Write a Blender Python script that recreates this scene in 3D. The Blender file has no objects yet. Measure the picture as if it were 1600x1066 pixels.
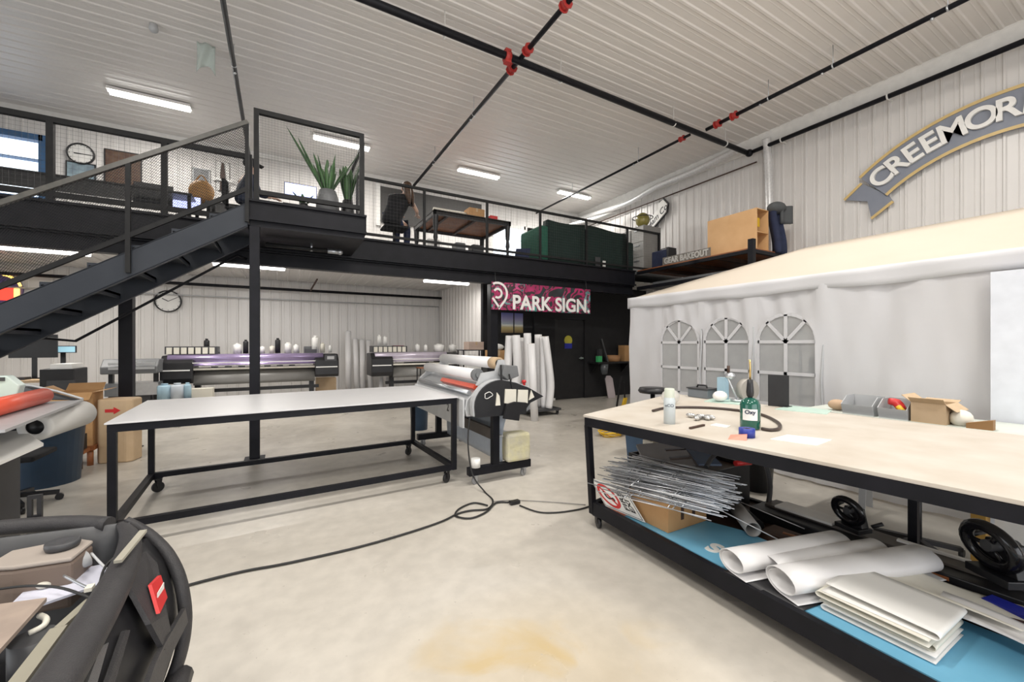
import bpy, math, random
from mathutils import Vector, Matrix
random.seed(7)
PI = math.pi
scene = bpy.context.scene
col = scene.collection

# ---------------------------------------------------------------- camera
YAW = math.radians(29.4); FPX = 640.0; EYE = 1.5; HOR = 537.0
cd = bpy.data.cameras.new('camera'); cam = bpy.data.objects.new('camera', cd); col.objects.link(cam)
cam.location = (0, 0, EYE); cam.rotation_euler = (PI/2, 0, -YAW)
cd.sensor_width = 36; cd.lens = FPX/1600*36; cd.shift_y = (HOR-533)/1600; cd.clip_start = .05; cd.clip_end = 200
scene.camera = cam
# ---------------------------------------------------------------- world, daylight, exposure
w = bpy.data.worlds.new('world'); scene.world = w; w.use_nodes = True
bg = w.node_tree.nodes['Background']; bg.inputs[0].default_value = (.86, .93, 1, 1); bg.inputs[1].default_value = .55
scene.view_settings.view_transform = 'Standard'; scene.view_settings.look = 'None'
scene.view_settings.gamma = 1; scene.view_settings.use_curve_mapping = False
scene.view_settings.exposure = 0.12
def area(name, loc, rot, sx, sy, power, color=(1, 1, 1)):
    l = bpy.data.lights.new(name, 'AREA'); l.shape = 'RECTANGLE'; l.size = sx; l.size_y = sy; l.energy = power; l.color = color
    o = bpy.data.objects.new(name, l); col.objects.link(o); o.location = loc; o.rotation_euler = rot
    return o
# daylight through the open overhead doors behind and to the left of the viewer
area('daylight_rear_door', (1.5, -4.9, 2.2), (PI/2, 0, 0), 7.5, 4.2, 240, (.98, .98, 1))
area('daylight_left_door', (-6.4, 3.2, 2.0), (PI/2, 0, -PI/2), 5, 3.6, 100, (.97, .98, 1))

# ---------------------------------------------------------------- pixel -> place (camera rays met with planes of the room)
SY, CY = math.sin(YAW), math.cos(YAW)
def ray(px, py):
    a = (px-800)/FPX
    return Vector((SY+CY*a, CY-SY*a, (HOR-py)/FPX))
def onZ(px, py, Z):
    r = ray(px, py); t = (Z-EYE)/r.z; return Vector((r.x*t, r.y*t, Z))
def onY(px, py, Y):
    r = ray(px, py); t = Y/r.y; return Vector((r.x*t, Y, EYE+r.z*t))
def onX(px, py, X):
    r = ray(px, py); t = X/r.x; return Vector((X, r.y*t, EYE+r.z*t))
def onD(px, py, D):
    r = ray(px, py)*D; return Vector((r.x, r.y, r.z+EYE))

# ---------------------------------------------------------------- materials
MATS = {}
def mat(name, c, rough=.6, metal=0, c2=None, scale=8, bump=0, bscale=60, emit=0, alpha=1, trans=0, detail=4, spec=None, coat=0):
    if name in MATS: return MATS[name]
    m = bpy.data.materials.new(name); m.use_nodes = True; nt = m.node_tree; b = nt.nodes['Principled BSDF']
    b.inputs['Base Color'].default_value = (*c, 1); b.inputs['Roughness'].default_value = rough; b.inputs['Metallic'].default_value = metal
    if spec is not None: b.inputs['Specular IOR Level'].default_value = spec
    if coat: b.inputs['Coat Weight'].default_value = coat
    tc = nt.nodes.new('ShaderNodeTexCoord')
    n = nt.nodes.new('ShaderNodeTexNoise'); n.inputs['Scale'].default_value = scale; n.inputs['Detail'].default_value = detail
    nt.links.new(tc.outputs['Object'], n.inputs['Vector'])
    r = nt.nodes.new('ShaderNodeValToRGB'); r.color_ramp.elements[0].position = .3; r.color_ramp.elements[1].position = .7
    cc = c2 if c2 else tuple(v*.9 for v in c)
    r.color_ramp.elements[0].color = (*c, 1); r.color_ramp.elements[1].color = (*cc, 1)
    nt.links.new(n.outputs['Fac'], r.inputs[0]); nt.links.new(r.outputs[0], b.inputs['Base Color'])
    if bump:
        n2 = nt.nodes.new('ShaderNodeTexNoise'); n2.inputs['Scale'].default_value = bscale
        nt.links.new(tc.outputs['Object'], n2.inputs['Vector'])
        bp = nt.nodes.new('ShaderNodeBump'); bp.inputs['Strength'].default_value = bump; bp.inputs['Distance'].default_value = .01
        nt.links.new(n2.outputs['Fac'], bp.inputs['Height']); nt.links.new(bp.outputs[0], b.inputs['Normal'])
    if emit:
        b.inputs['Emission Color'].default_value = (*c, 1); b.inputs['Emission Strength'].default_value = emit
    if alpha < 1: b.inputs['Alpha'].default_value = alpha
    if trans: b.inputs['Transmission Weight'].default_value = trans
    MATS[name] = m; return m
M_white = mat('white_steel_wall', (.72, .70, .68), .38, c2=(.69, .67, .65), scale=1.5)
M_ceil = mat('white_steel_ceiling', (.78, .75, .715), .36, c2=(.75, .72, .69), scale=1.2)
M_black = mat('black_painted_steel', (.006, .0065, .009), .45, c2=(.010, .010, .014), scale=6, spec=.2)
M_stairs = mat('charcoal_painted_steel', (.022, .027, .036), .45, c2=(.03, .035, .045), scale=3, spec=.35)
M_rail = mat('dark_grey_rail_steel', (.013, .013, .014), .5, c2=(.020, .020, .020), scale=9, spec=.2)
M_wallblack = mat('matt_black_paint', (.008, .008, .010), .7, c2=(.012, .012, .014))
M_wire = mat('grey_wire', (.10, .10, .10), .5, .3)
M_galv = mat('galvanised_steel', (.55, .57, .6), .3, .9, c2=(.4, .42, .45), scale=30)
M_alu = mat('brushed_aluminium', (.62, .64, .66), .28, .8, c2=(.55, .57, .6), scale=14)
M_lgrey = mat('light_grey_plastic', (.5, .51, .52), .45)
M_mgrey = mat('mid_grey_plastic', (.16, .165, .17), .45)
M_dgrey = mat('dark_grey_plastic', (.045, .047, .05), .45, c2=(.06, .06, .065))
M_bplast = mat('black_plastic', (.01, .01, .012), .4, c2=(.016, .016, .018))
M_textured = mat('textured_black_bumper_plastic', (.035, .034, .036), .48, c2=(.045, .043, .045), scale=20, bump=.25, bscale=260, spec=.35)
M_paper = mat('white_paper', (.80, .79, .76), .6, c2=(.77, .76, .73), scale=5)
M_vinyl = mat('white_vinyl', (.80, .79, .79), .32, c2=(.77, .76, .76), scale=4)
M_cream = mat('cream_paper', (.74, .71, .62), .6, c2=(.7, .67, .58))
M_top1 = mat('white_laminate_tabletop', (.66, .66, .67), .32, c2=(.63, .63, .64), scale=3)
M_top2 = mat('worn_plywood_tabletop', (.60, .555, .49), .55, c2=(.50, .44, .365), scale=3.2, detail=10)
M_ply = mat('birch_plywood', (.72, .45, .22), .5, c2=(.63, .37, .17), scale=3, detail=8)
M_wood = mat('orange_brown_wood', (.36, .13, .045), .5, c2=(.24, .08, .028), scale=5, detail=8)
M_dwood = mat('dark_brown_board', (.07, .035, .022), .55, c2=(.045, .022, .015), scale=7)
M_card = mat('brown_cardboard', (.50, .29, .13), .75, c2=(.43, .24, .10), scale=6)
M_card2 = mat('pale_cardboard', (.56, .41, .26), .75, c2=(.5, .36, .22), scale=6)
M_blue = mat('navy_blue_bin_plastic', (.035, .075, .14), .45, c2=(.028, .06, .11), scale=4)
M_lblue = mat('light_blue_sign_face', (.17, .44, .62), .38, c2=(.14, .39, .57), scale=5, detail=8)
M_red = mat('red_plastic', (.60, .03, .03), .4)
M_redfit = mat('red_pipe_fitting', (.45, .035, .03), .45)
M_orange = mat('orange_red_roll', (.72, .10, .05), .4, c2=(.66, .09, .045))
M_yellow = mat('yellow_plastic', (.80, .50, .03), .45)
M_green = mat('green_glass', (.008, .10, .07), .12, c2=(.007, .085, .06), coat=.5)
M_velvet = mat('green_velvet', (.018, .10, .065), .9, c2=(.012, .075, .048), scale=12)
M_bluetape = mat('blue_tape', (.02, .04, .30), .4)
M_navy = mat('navy_cloth', (.02, .028, .07), .85, c2=(.014, .02, .05))
M_cloth = mat('black_cloth', (.006, .006, .008), .9, c2=(.009, .009, .011), scale=20)
M_greycloth = mat('grey_cloth', (.09, .095, .1), .9)
M_skin = mat('skin', (.62, .40, .30), .55)
M_hair = mat('dark_brown_hair', (.035, .018, .010), .5, c2=(.10, .05, .025), scale=30)
M_leaf = mat('green_leaf', (.035, .10, .03), .45, c2=(.07, .17, .05), scale=9)
M_leaf2 = mat('bright_leaf', (.16, .40, .05), .5)
M_purple = mat('purple_metallic_cover', (.42, .34, .55), .25, .5, c2=(.38, .30, .5))
M_tent = mat('white_tent_cloth', (.82, .82, .85), .62, c2=(.77, .77, .79), scale=2, bump=.25, bscale=7)
M_tentroof = mat('warm_lit_tent_roof_cloth', (.74, .66, .56), .7, c2=(.71, .63, .53), scale=2, bump=.2, bscale=5)  # white roof cloth; the warm tone of the light is put into its colour
for _n in ('white_tent_cloth', 'warm_lit_tent_roof_cloth'):   # thin cloth lets some light through
    _nt = MATS[_n].node_tree; _b = _nt.nodes['Principled BSDF']; _t = _nt.nodes.new('ShaderNodeBsdfTranslucent'); _t.inputs[0].default_value = (.8, .78, .74, 1)
    _mx = _nt.nodes.new('ShaderNodeMixShader'); _mx.inputs[0].default_value = .3; _o = _nt.nodes['Material Output']
    _nt.links.new(_b.outputs[0], _mx.inputs[1]); _nt.links.new(_t.outputs[0], _mx.inputs[2]); _nt.links.new(_mx.outputs[0], _o.inputs['Surface'])
M_clear = mat('clear_window_vinyl', (.75, .77, .78), .12, alpha=.42)
M_glass = mat('window_glass', (.8, .9, 1), .05, alpha=.3)
M_lamp = mat('lamp_diffuser', (1, .98, .95), .5, emit=9)
M_tubelit = mat('lit_window', (.80, .90, 1), .5, emit=1.7)
M_screen = mat('lit_screen', (.55, .60, 1), .3, emit=1.6)
M_screen2 = mat('violet_screen', (.28, .16, .9), .3, emit=1.4)
M_cyan = mat('pale_cyan_screen', (.35, .6, .72), .3, emit=.7)
M_blueframe = mat('blue_window_frame', (.05, .13, .27), .5)
M_signgrey = mat('slate_sign_face', (.23, .25, .30), .5, c2=(.21, .23, .28))
M_gold = mat('gold_sign_edge', (.66, .48, .20), .45)
M_letter = mat('white_sign_letter', (.86, .85, .82), .45)
M_brownpic = mat('brown_picture', (.07, .03, .02), .5, c2=(.13, .08, .05), scale=9)
M_tan = mat('tan_leather', (.55, .30, .10), .6, c2=(.4, .2, .07))
M_cord = mat('black_rubber', (.015, .015, .015), .55)
M_brownhose = mat('dark_brown_hose', (.05, .032, .025), .4)
M_foil = mat('silver_foil', (.75, .75, .74), .25, .7, c2=(.5, .5, .5), scale=60, bump=.6, bscale=80)
M_mint = mat('mint_mat', (.50, .66, .58), .5)
M_palebl = mat('pale_blue_box', (.38, .55, .66), .5)
M_cobalt = mat('cobalt_blue', (.02, .03, .35), .4)
M_caster = mat('grey_caster_wheel', (.28, .28, .29), .4)
M_brass = mat('brass', (.7, .5, .2), .3, .9)
M_duct = mat('silver_flex_duct', (.80, .80, .80), .35, .3, c2=(.66, .66, .66), scale=25)

def floor_mat():
    m = bpy.data.materials.new('polished_concrete'); m.use_nodes = True; nt = m.node_tree; b = nt.nodes['Principled BSDF']
    tc = nt.nodes.new('ShaderNodeTexCoord'); L = nt.links.new
    def noise(s, d, dist=0):
        n = nt.nodes.new('ShaderNodeTexNoise'); n.inputs['Scale'].default_value = s; n.inputs['Detail'].default_value = d
        n.inputs['Distortion'].default_value = dist; L(tc.outputs['Object'], n.inputs['Vector']); return n
    def ramp(src, p0, c0, p1, c1):
        r = nt.nodes.new('ShaderNodeValToRGB'); e = r.color_ramp.elements
        e[0].position = p0; e[0].color = (*c0, 1); e[1].position = p1; e[1].color = (*c1, 1); L(src, r.inputs[0]); return r
    a = ramp(noise(.7, 5, .6).outputs['Fac'], .35, (.50, .465, .41), .65, (.64, .60, .535))
    f = ramp(noise(9, 9).outputs['Fac'], .35, (.86, .86, .86), .65, (1, 1, 1))
    mx = nt.nodes.new('ShaderNodeMix'); mx.data_type = 'RGBA'; mx.blend_type = 'MULTIPLY'; mx.inputs[0].default_value = .8
    L(a.outputs[0], mx.inputs[6]); L(f.outputs[0], mx.inputs[7])
    # one rusty stain near the viewer and pale scuffs
    st = ramp(noise(1.7, 8, 1.2).outputs['Fac'], .56, (0, 0, 0), .72, (1, 1, 1))
    vm = nt.nodes.new('ShaderNodeVectorMath'); vm.operation = 'DISTANCE'; L(tc.outputs['Object'], vm.inputs[0]); vm.inputs[1].default_value = (.95, 1.35, 0)
    near = ramp(vm.outputs['Value'], .35, (1, 1, 1), .95, (0, 0, 0))
    mu = nt.nodes.new('ShaderNodeMath'); mu.operation = 'MULTIPLY'
    ad = nt.nodes.new('ShaderNodeMath'); ad.operation = 'ADD'; ad.inputs[1].default_value = .35; L(st.outputs[0], ad.inputs[0])
    L(near.outputs[0], mu.inputs[0]); L(ad.outputs[0], mu.inputs[1])
    m2 = nt.nodes.new('ShaderNodeMix'); m2.data_type = 'RGBA'; L(mu.outputs[0], m2.inputs[0]); L(mx.outputs[2], m2.inputs[6]); m2.inputs[7].default_value = (.50, .39, .22, 1)
    sp = ramp(noise(45, 3).outputs['Fac'], .70, (0, 0, 0), .74, (1, 1, 1))
    m3 = nt.nodes.new('ShaderNodeMix'); m3.data_type = 'RGBA'; L(sp.outputs[0], m3.inputs[0]); L(m2.outputs[2], m3.inputs[6]); m3.inputs[7].default_value = (.42, .38, .33, 1)
    L(m3.outputs[2], b.inputs['Base Color'])
    rr = ramp(noise(2.3, 6).outputs['Fac'], .3, (.26, .26, .26), .7, (.42, .42, .42)); L(rr.outputs[0], b.inputs['Roughness'])
    return m
M_floor = floor_mat()
def banner_mat():
    m = bpy.data.materials.new('jungle_print'); m.use_nodes = True; nt = m.node_tree; b = nt.nodes['Principled BSDF']; L = nt.links.new
    tc = nt.nodes.new('ShaderNodeTexCoord'); v = nt.nodes.new('ShaderNodeTexVoronoi'); v.inputs['Scale'].default_value = 5.5
    wv = nt.nodes.new('ShaderNodeTexNoise'); wv.inputs['Scale'].default_value = 3; wv.inputs['Distortion'].default_value = 1.5
    L(tc.outputs['Object'], v.inputs['Vector']); L(tc.outputs['Object'], wv.inputs['Vector'])
    r = nt.nodes.new('ShaderNodeValToRGB'); r.color_ramp.interpolation = 'CONSTANT'; e = r.color_ramp.elements
    e[0].position = 0; e[0].color = (.03, .04, .045, 1); e[1].position = .42; e[1].color = (.55, .03, .16, 1)
    for p, c in ((.5, (.06, .035, .04, 1)), (.56, (.62, .08, .24, 1)), (.6, (.05, .35, .30, 1)), (.66, (.25, .45, .5, 1))):
        x = e.new(p); x.color = c
    L(wv.outputs['Fac'], r.inputs[0])
    mx = nt.nodes.new('ShaderNodeMix'); mx.data_type = 'RGBA'; mx.blend_type = 'MULTIPLY'; mx.inputs[0].default_value = .7
    r2 = nt.nodes.new('ShaderNodeValToRGB'); r2.color_ramp.elements[0].color = (1, 1, 1, 1); r2.color_ramp.elements[1].color = (.25, .25, .25, 1); r2.color_ramp.elements[1].position = .8
    L(v.outputs['Distance'], r2.inputs[0]); L(r.outputs[0], mx.inputs[6]); L(r2.outputs[0], mx.inputs[7]); L(mx.outputs[2], b.inputs['Base Color'])
    b.inputs['Roughness'].default_value = .5; return m
M_jungle = banner_mat()
def sky_pic_mat():
    m = bpy.data.materials.new('sunset_photo'); m.use_nodes = True; nt = m.node_tree; b = nt.nodes['Principled BSDF']; L = nt.links.new
    tc = nt.nodes.new('ShaderNodeTexCoord'); s = nt.nodes.new('ShaderNodeSeparateXYZ'); L(tc.outputs['Generated'], s.inputs[0])
    r = nt.nodes.new('ShaderNodeValToRGB'); e = r.color_ramp.elements
    e[0].color = (.25, .17, .08, 1); e[0].position = 0; e[1].position = 1; e[1].color = (.14, .16, .42, 1)
    for p, c in ((.25, (.55, .45, .2, 1)), (.45, (.5, .55, .6, 1)), (.7, (.35, .33, .55, 1))):
        x = e.new(p); x.color = c
    L(s.outputs['Z'], r.inputs[0]); L(r.outputs[0], b.inputs['Base Color']); return m
M_skypic = sky_pic_mat()

# ---------------------------------------------------------------- mesh builder
WLOC = {}
class MB:
    def __init__(self, M=None): self.v = []; self.f = []; self.s = []; self.M = M
    def add(self, vs, fs, smooth=False):
        n = len(self.v)
        for p in vs:
            p = Vector(p); self.v.append(self.M @ p if self.M else p)
        for f in fs: self.f.append([i+n for i in f]); self.s.append(smooth)
        return self
    def box(self, x0, y0, z0, x1, y1, z1):
        x0, x1 = sorted((x0, x1)); y0, y1 = sorted((y0, y1)); z0, z1 = sorted((z0, z1))
        return self.add([(x0,y0,z0),(x1,y0,z0),(x1,y1,z0),(x0,y1,z0),(x0,y0,z1),(x1,y0,z1),(x1,y1,z1),(x0,y1,z1)],
                        [(0,3,2,1),(4,5,6,7),(0,1,5,4),(1,2,6,5),(2,3,7,6),(3,0,4,7)])
    def bar(self, p, q, w_, h_, up=(0, 0, 1)):
        p = Vector(p); q = Vector(q); d = (q-p).normalized(); up = Vector(up)
        if abs(d.dot(up)) > .98: up = Vector((0, 1, 0))
        r = d.cross(up).normalized()*w_/2; u = r.cross(d).normalized()*h_/2
        vs = [p-r-u, p+r-u, p+r+u, p-r+u, q-r-u, q+r-u, q+r+u, q-r+u]
        return self.add(vs, [(3,2,1,0),(4,5,6,7),(0,1,5,4),(1,2,6,5),(2,3,7,6),(3,0,4,7)])
    def prism(self, pts, vec):
        pts = [Vector(p) for p in pts]; vec = Vector(vec); n = len(pts)
        return self.add(pts+[p+vec for p in pts], [list(range(n))[::-1], list(range(n, 2*n))]+[(i, (i+1) % n, n+(i+1) % n, n+i) for i in range(n)])
    def cyl(self, p, q, r, r2=None, n=16, caps=True, smooth=True):
        r2 = r if r2 is None else r2
        return self.tube([p, q], [r, r2], n, caps, smooth=smooth)
    def tube(self, pts, r, n=8, caps=True, closed=False, smooth=True, sub=0, flat=1.0):
        pts = [Vector(p) for p in pts]
        if sub:
            out = []; N = len(pts)
            for i in range(N-1):
                p0 = pts[max(i-1, 0)]; p1 = pts[i]; p2 = pts[i+1]; p3 = pts[min(i+2, N-1)]
                for k in range(sub):
                    t = k/sub
                    out.append(.5*((2*p1)+(p2-p0)*t+(2*p0-5*p1+4*p2-p3)*t*t+(3*p1-p0-3*p2+p3)*t**3))
            out.append(pts[-1])
            if isinstance(r, (list, tuple)):
                r = [r[min(int(i/sub), N-1)]*(1-(i % sub)/sub)+r[min(int(i/sub)+1, N-1)]*((i % sub)/sub) for i in range(len(out))]
            pts = out
        N = len(pts); rs = r if isinstance(r, (list, tuple)) else [r]*N
        vs = []; prev = None
        for i, p in enumerate(pts):
            a = pts[i-1] if (i > 0 or closed) else p; b = pts[(i+1) % N] if (i < N-1 or closed) else p
            d = (b-a).normalized()
            if prev is None:
                up = Vector((0, 0, 1)) if abs(d.z) < .9 else Vector((1, 0, 0)); x = d.cross(up).normalized()
            else:
                x = (prev-d*prev.dot(d)).normalized()
            y = d.cross(x); prev = x
            for k in range(n):
                an = 2*PI*k/n; vs.append(p+x*math.cos(an)*rs[i]+y*math.sin(an)*rs[i]*flat)
        fs = []
        for i in range(N if closed else N-1):
            j = (i+1) % N
            for k in range(n): fs.append((i*n+k, i*n+(k+1) % n, j*n+(k+1) % n, j*n+k))
        self.add(vs, fs, smooth)
        if caps and not closed:
            m = len(self.v)-len(vs)
            self.f.append([m+k for k in range(n)][::-1]); self.s.append(False)
            self.f.append([m+(N-1)*n+k for k in range(n)]); self.s.append(False)
        return self
    def lathe(self, c, prof, n=20, axis=(0, 0, 1), smooth=True):
        c = Vector(c); ax = Vector(axis).normalized(); up = Vector((0, 0, 1)) if abs(ax.z) < .9 else Vector((1, 0, 0))
        x = ax.cross(up).normalized(); y = ax.cross(x); vs = []
        for r, z in prof:
            for k in range(n):
                a = 2*PI*k/n; vs.append(c+ax*z+(x*math.cos(a)+y*math.sin(a))*r)
        fs = [(i*n+k, i*n+(k+1) % n, (i+1)*n+(k+1) % n, (i+1)*n+k) for i in range(len(prof)-1) for k in range(n)]
        return self.add(vs, fs, smooth)
    def ball(self, c, r, sc=(1, 1, 1), n=14, m=9, rot=None):
        c = Vector(c); vs = []; 
        for i in range(m+1):
            t = PI*i/m
            for k in range(n):
                a = 2*PI*k/n; p = Vector((math.sin(t)*math.cos(a)*sc[0], math.sin(t)*math.sin(a)*sc[1], math.cos(t)*sc[2]))*r
                vs.append(c+(rot @ p if rot else p))
        return self.add(vs, [(i*n+k, i*n+(k+1) % n, (i+1)*n+(k+1) % n, (i+1)*n+k) for i in range(m) for k in range(n)], True)
    def grid(self, fn, nu, nv, smooth=True, thick=None):
        vs = [Vector(fn(i/nu, j/nv)) for i in range(nu+1) for j in range(nv+1)]
        fs = [(i*(nv+1)+j, (i+1)*(nv+1)+j, (i+1)*(nv+1)+j+1, i*(nv+1)+j+1) for i in range(nu) for j in range(nv)]
        if thick:
            t = Vector(thick); n = len(vs); vs2 = [v+t for v in vs]; fs2 = [tuple(k+n for k in f[::-1]) for f in fs]
            e = []
            for i in range(nu):
                for j in (0, nv):
                    a, b = i*(nv+1)+j, (i+1)*(nv+1)+j; e.append((a, b, b+n, a+n))
            for j in range(nv):
                for i in (0, nu):
                    a, b = i*(nv+1)+j, i*(nv+1)+j+1; e.append((a, b, b+n, a+n))
            vs += vs2; fs += fs2+e
        return self.add(vs, fs, smooth)
    def build(self, name, m, parent=None, bevel=0, loc=None):
        me = bpy.data.meshes.new(name); o = bpy.data.objects.new(name, me); col.objects.link(o)
        if parent is not None:
            base = WLOC[parent]; o.parent = parent; org = base
        else:
            if loc is None:
                xs = [v.x for v in self.v]; ys = [v.y for v in self.v]; zs = [v.z for v in self.v]
                loc = ((min(xs)+max(xs))/2, (min(ys)+max(ys))/2, min(zs))
            org = Vector(loc); o.location = org
        WLOC[o] = Vector(org)
        me.from_pydata([v-org for v in self.v], [], self.f); me.polygons.foreach_set('use_smooth', self.s)
        import bmesh
        bm = bmesh.new(); bm.from_mesh(me); bmesh.ops.recalc_face_normals(bm, faces=bm.faces); bm.to_mesh(me); bm.free()
        me.materials.append(m)
        if bevel:
            bv = o.modifiers.new('bevel', 'BEVEL'); bv.width = bevel; bv.segments = 2; bv.limit_method = 'ANGLE'
        return o
def text(s, size, depth, bold=.0, font_shear=0):
    cu = bpy.data.curves.new('t', 'FONT'); cu.body = s; cu.size = size; cu.extrude = depth/2; cu.offset = bold; cu.align_x = 'CENTER'; cu.align_y = 'CENTER'; cu.shear = font_shear
    o = bpy.data.objects.new('t', cu); col.objects.link(o); bpy.context.view_layer.update()
    me = bpy.data.meshes.new_from_object(o.evaluated_get(bpy.context.evaluated_depsgraph_get()))
    vs = [v.co.copy() for v in me.vertices]; fs = [list(p.vertices) for p in me.polygons]
    bpy.data.objects.remove(o); bpy.data.curves.remove(cu); bpy.data.meshes.remove(me)
    return vs, fs
def frame(o, x, y):
    # matrix with local x along x, local y along y, z = x cross y
    x = Vector(x).normalized(); y = Vector(y); y = (y-x*y.dot(x)).normalized(); z = x.cross(y); o = Vector(o)
    return Matrix(((x.x, y.x, z.x, o.x), (x.y, y.y, z.y, o.y), (x.z, y.z, z.z, o.z), (0, 0, 0, 1)))
def TR(x, y, z, rz=0, s=1): return Matrix.Translation((x, y, z)) @ Matrix.Rotation(rz, 4, 'Z') @ Matrix.Scale(s, 4)
def thing(name, label, cat, loc, group=None):
    o = bpy.data.objects.new(name, None); col.objects.link(o); o.location = loc; o.empty_display_size = .1
    WLOC[o] = Vector(loc); o['label'] = label; o['category'] = cat
    if group: o['group'] = group
    return o
def tag(o, label, cat, group=None, kind=None):
    o['label'] = label; o['category'] = cat
    if group: o['group'] = group
    if kind: o['kind'] = kind
    return o
def struct(o): o['kind'] = 'structure'; return o
def plabel(o, l): o['label'] = l; return o
# ================================================================ THE ROOM
XR, YB, ZC, XL, YF = 9.72, 12.1, 6.3, -6.6, -5.2
MD = 3.36   # mezzanine deck height
MY = 7.6    # mezzanine front edge
def ribbed(mb, o, du, dn, dv, length, height, pitch=.2286, rw=.05, rh=.022):
    # ribbed steel sheet: profile runs along du, extruded along dv, ribs stand out along dn
    o = Vector(o); du = Vector(du); dn = Vector(dn); dv = Vector(dv)
    n = int(length/pitch); prof = [(0, 0)]
    for i in range(n):
        s = i*pitch+pitch*.5
        prof += [(s-rw*.5, 0), (s-rw*.25, rh), (s+rw*.25, rh), (s+rw*.5, 0)]
        prof += [(s+pitch*.33, 0), (s+pitch*.36, rh*.22), (s+pitch*.42, 0)]
    prof += [(length, 0)]
    vs = []
    for s, h in prof:
        p = o+du*s+dn*h; vs += [p, p+dv*height]
    mb.add(vs, [(2*i, 2*i+1, 2*i+3, 2*i+2) for i in range(len(prof)-1)])
    return mb
struct(MB().box(XL, YF, -.15, XR, YB, 0).build('floor', M_floor, loc=(0, 0, 0)))
struct(ribbed(MB(), (XL, YF, ZC), (0, 1, 0), (0, 0, -1), (1, 0, 0), YB-YF, XR-XL, rh=.014, rw=.07).build('ceiling', M_ceil))
# back wall with the upstairs openings (left window, far right window)
mb = MB(); W1 = (-5.6, -4.25, 4.42, 5.7); W2 = None
ribbed(mb, (XL, YB, 0), (1, 0, 0), (0, -1, 0), (0, 0, 1), W1[0]-XL, ZC)
ribbed(mb, (W1[0], YB, 0), (1, 0, 0), (0, -1, 0), (0, 0, 1), W1[1]-W1[0], W1[2])
ribbed(mb, (W1[0], YB, W1[3]), (1, 0, 0), (0, -1, 0), (0, 0, 1), W1[1]-W1[0], ZC-W1[3])
W2 = (6.0, 7.3, 4.2, 5.45)
ribbed(mb, (W1[1], YB, 0), (1, 0, 0), (0, -1, 0), (0, 0, 1), W2[0]-W1[1], ZC)
ribbed(mb, (W2[0], YB, 0), (1, 0, 0), (0, -1, 0), (0, 0, 1), W2[1]-W2[0], W2[2])
ribbed(mb, (W2[0], YB, W2[3]), (1, 0, 0), (0, -1, 0), (0, 0, 1), W2[1]-W2[0], ZC-W2[3])
ribbed(mb, (W2[1], YB, 0), (1, 0, 0), (0, -1, 0), (0, 0, 1), XR-W2[1], ZC)
struct(mb.build('wall_back', M_white))
struct(ribbed(MB(), (XR, YF, 0), (0, 1, 0), (-1, 0, 0), (0, 0, 1), YB-YF, ZC, rh=.024).build('wall_right', M_white))
mb = MB(); ribbed(mb, (XL, YF, 0), (0, 1, 0), (1, 0, 0), (0, 0, 1), 5.7, ZC); ribbed(mb, (XL, .5, 4), (0, 1, 0), (1, 0, 0), (0, 0, 1), 5.4, ZC-4)
ribbed(mb, (XL, 5.9, 0), (0, 1, 0), (1, 0, 0), (0, 0, 1), YB-5.9, ZC); struct(mb.build('wall_left', M_white))
mb = MB(); ribbed(mb, (XL, YF, 0), (1, 0, 0), (0, 1, 0), (0, 0, 1), 4.2, ZC); ribbed(mb, (-2.4, YF, 4.4), (1, 0, 0), (0, 1, 0), (0, 0, 1), 7.8, ZC-4.4)
ribbed(mb, (5.4, YF, 0), (1, 0, 0), (0, 1, 0), (0, 0, 1), XR-5.4, ZC); struct(mb.build('wall_rear', M_white))
# windows upstairs
def window(n, W, blue):
    f = MB(); x0, x1, z0, z1 = W; t = .06
    for b in ((x0-.06, z0-.06, x0+t, z1+.06), (x1-t, z0-.06, x1+.06, z1+.06), (x0, z0-.06, x1, z0+t), (x0, z1-t, x1, z1+.06), (x0, (z0+z1)/2+.18, x1, (z0+z1)/2+.19)):
        f.box(b[0], YB-.10, b[1], b[2], YB+.08, b[3])
    o = struct(f.build('window_%d' % n, M_blueframe if blue else M_letter))
    MB().box(x0, YB+.09, z0, x1, YB+.1, z1).build('lit_blind', M_tubelit, o)
window(1, W1, True); window(2, W2, False)
# corner trim between the ceiling and the right wall, pale cove
struct(MB().prism([(XR, YF, ZC), (XR-.16, YF, ZC), (XR-.16, YF, ZC-.03), (XR-.05, YF, ZC-.28), (XR, YF, ZC-.28)], (0, YB-YF, 0)).build('trim_1', M_letter))
struct(MB().box(XL, YB-.05, ZC-.12, XR, YB, ZC).build('trim_2', M_letter))
# mezzanine deck (real slab), edge beam, landing
mb = MB(); mb.box(XL, MY+.02, MD-.08, XR, YB-.03, MD); struct(mb.build('mezzanine_deck', M_mgrey))
struct(ribbed(MB(), (XL, MY+.12, 3.12), (1, 0, 0), (0, 0, -1), (0, 1, 0), XR-XL-.02, YB-MY-.2, rh=.02).build('mezzanine_soffit', M_white))
mb = MB()   # channel beam
mb.box(XL, MY, 2.98, 7.9, MY+.012, MD); mb.box(XL, MY-.05, MD-.03, 7.9, MY, MD+.004); mb.box(XL, MY-.05, 2.98, 7.9, MY, 3.01)
mb.box(XL, MY+.012, 2.985, 7.9, MY+.12, 3.02)
struct(mb.build('mezzanine_beam', M_black))
mb = MB(); mb.box(XL, MY+.02, 2.75, 7.9, MY+.17, 2.775); mb.box(XL, MY+.085, 2.775, 7.9, MY+.105, 2.965); mb.box(XL, MY+.02, 2.955, 7.9, MY+.17, 2.98)
struct(mb.build('lower_beam', M_black))
LX0, LX1, LY = -.37, 1.08, 6.24
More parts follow.
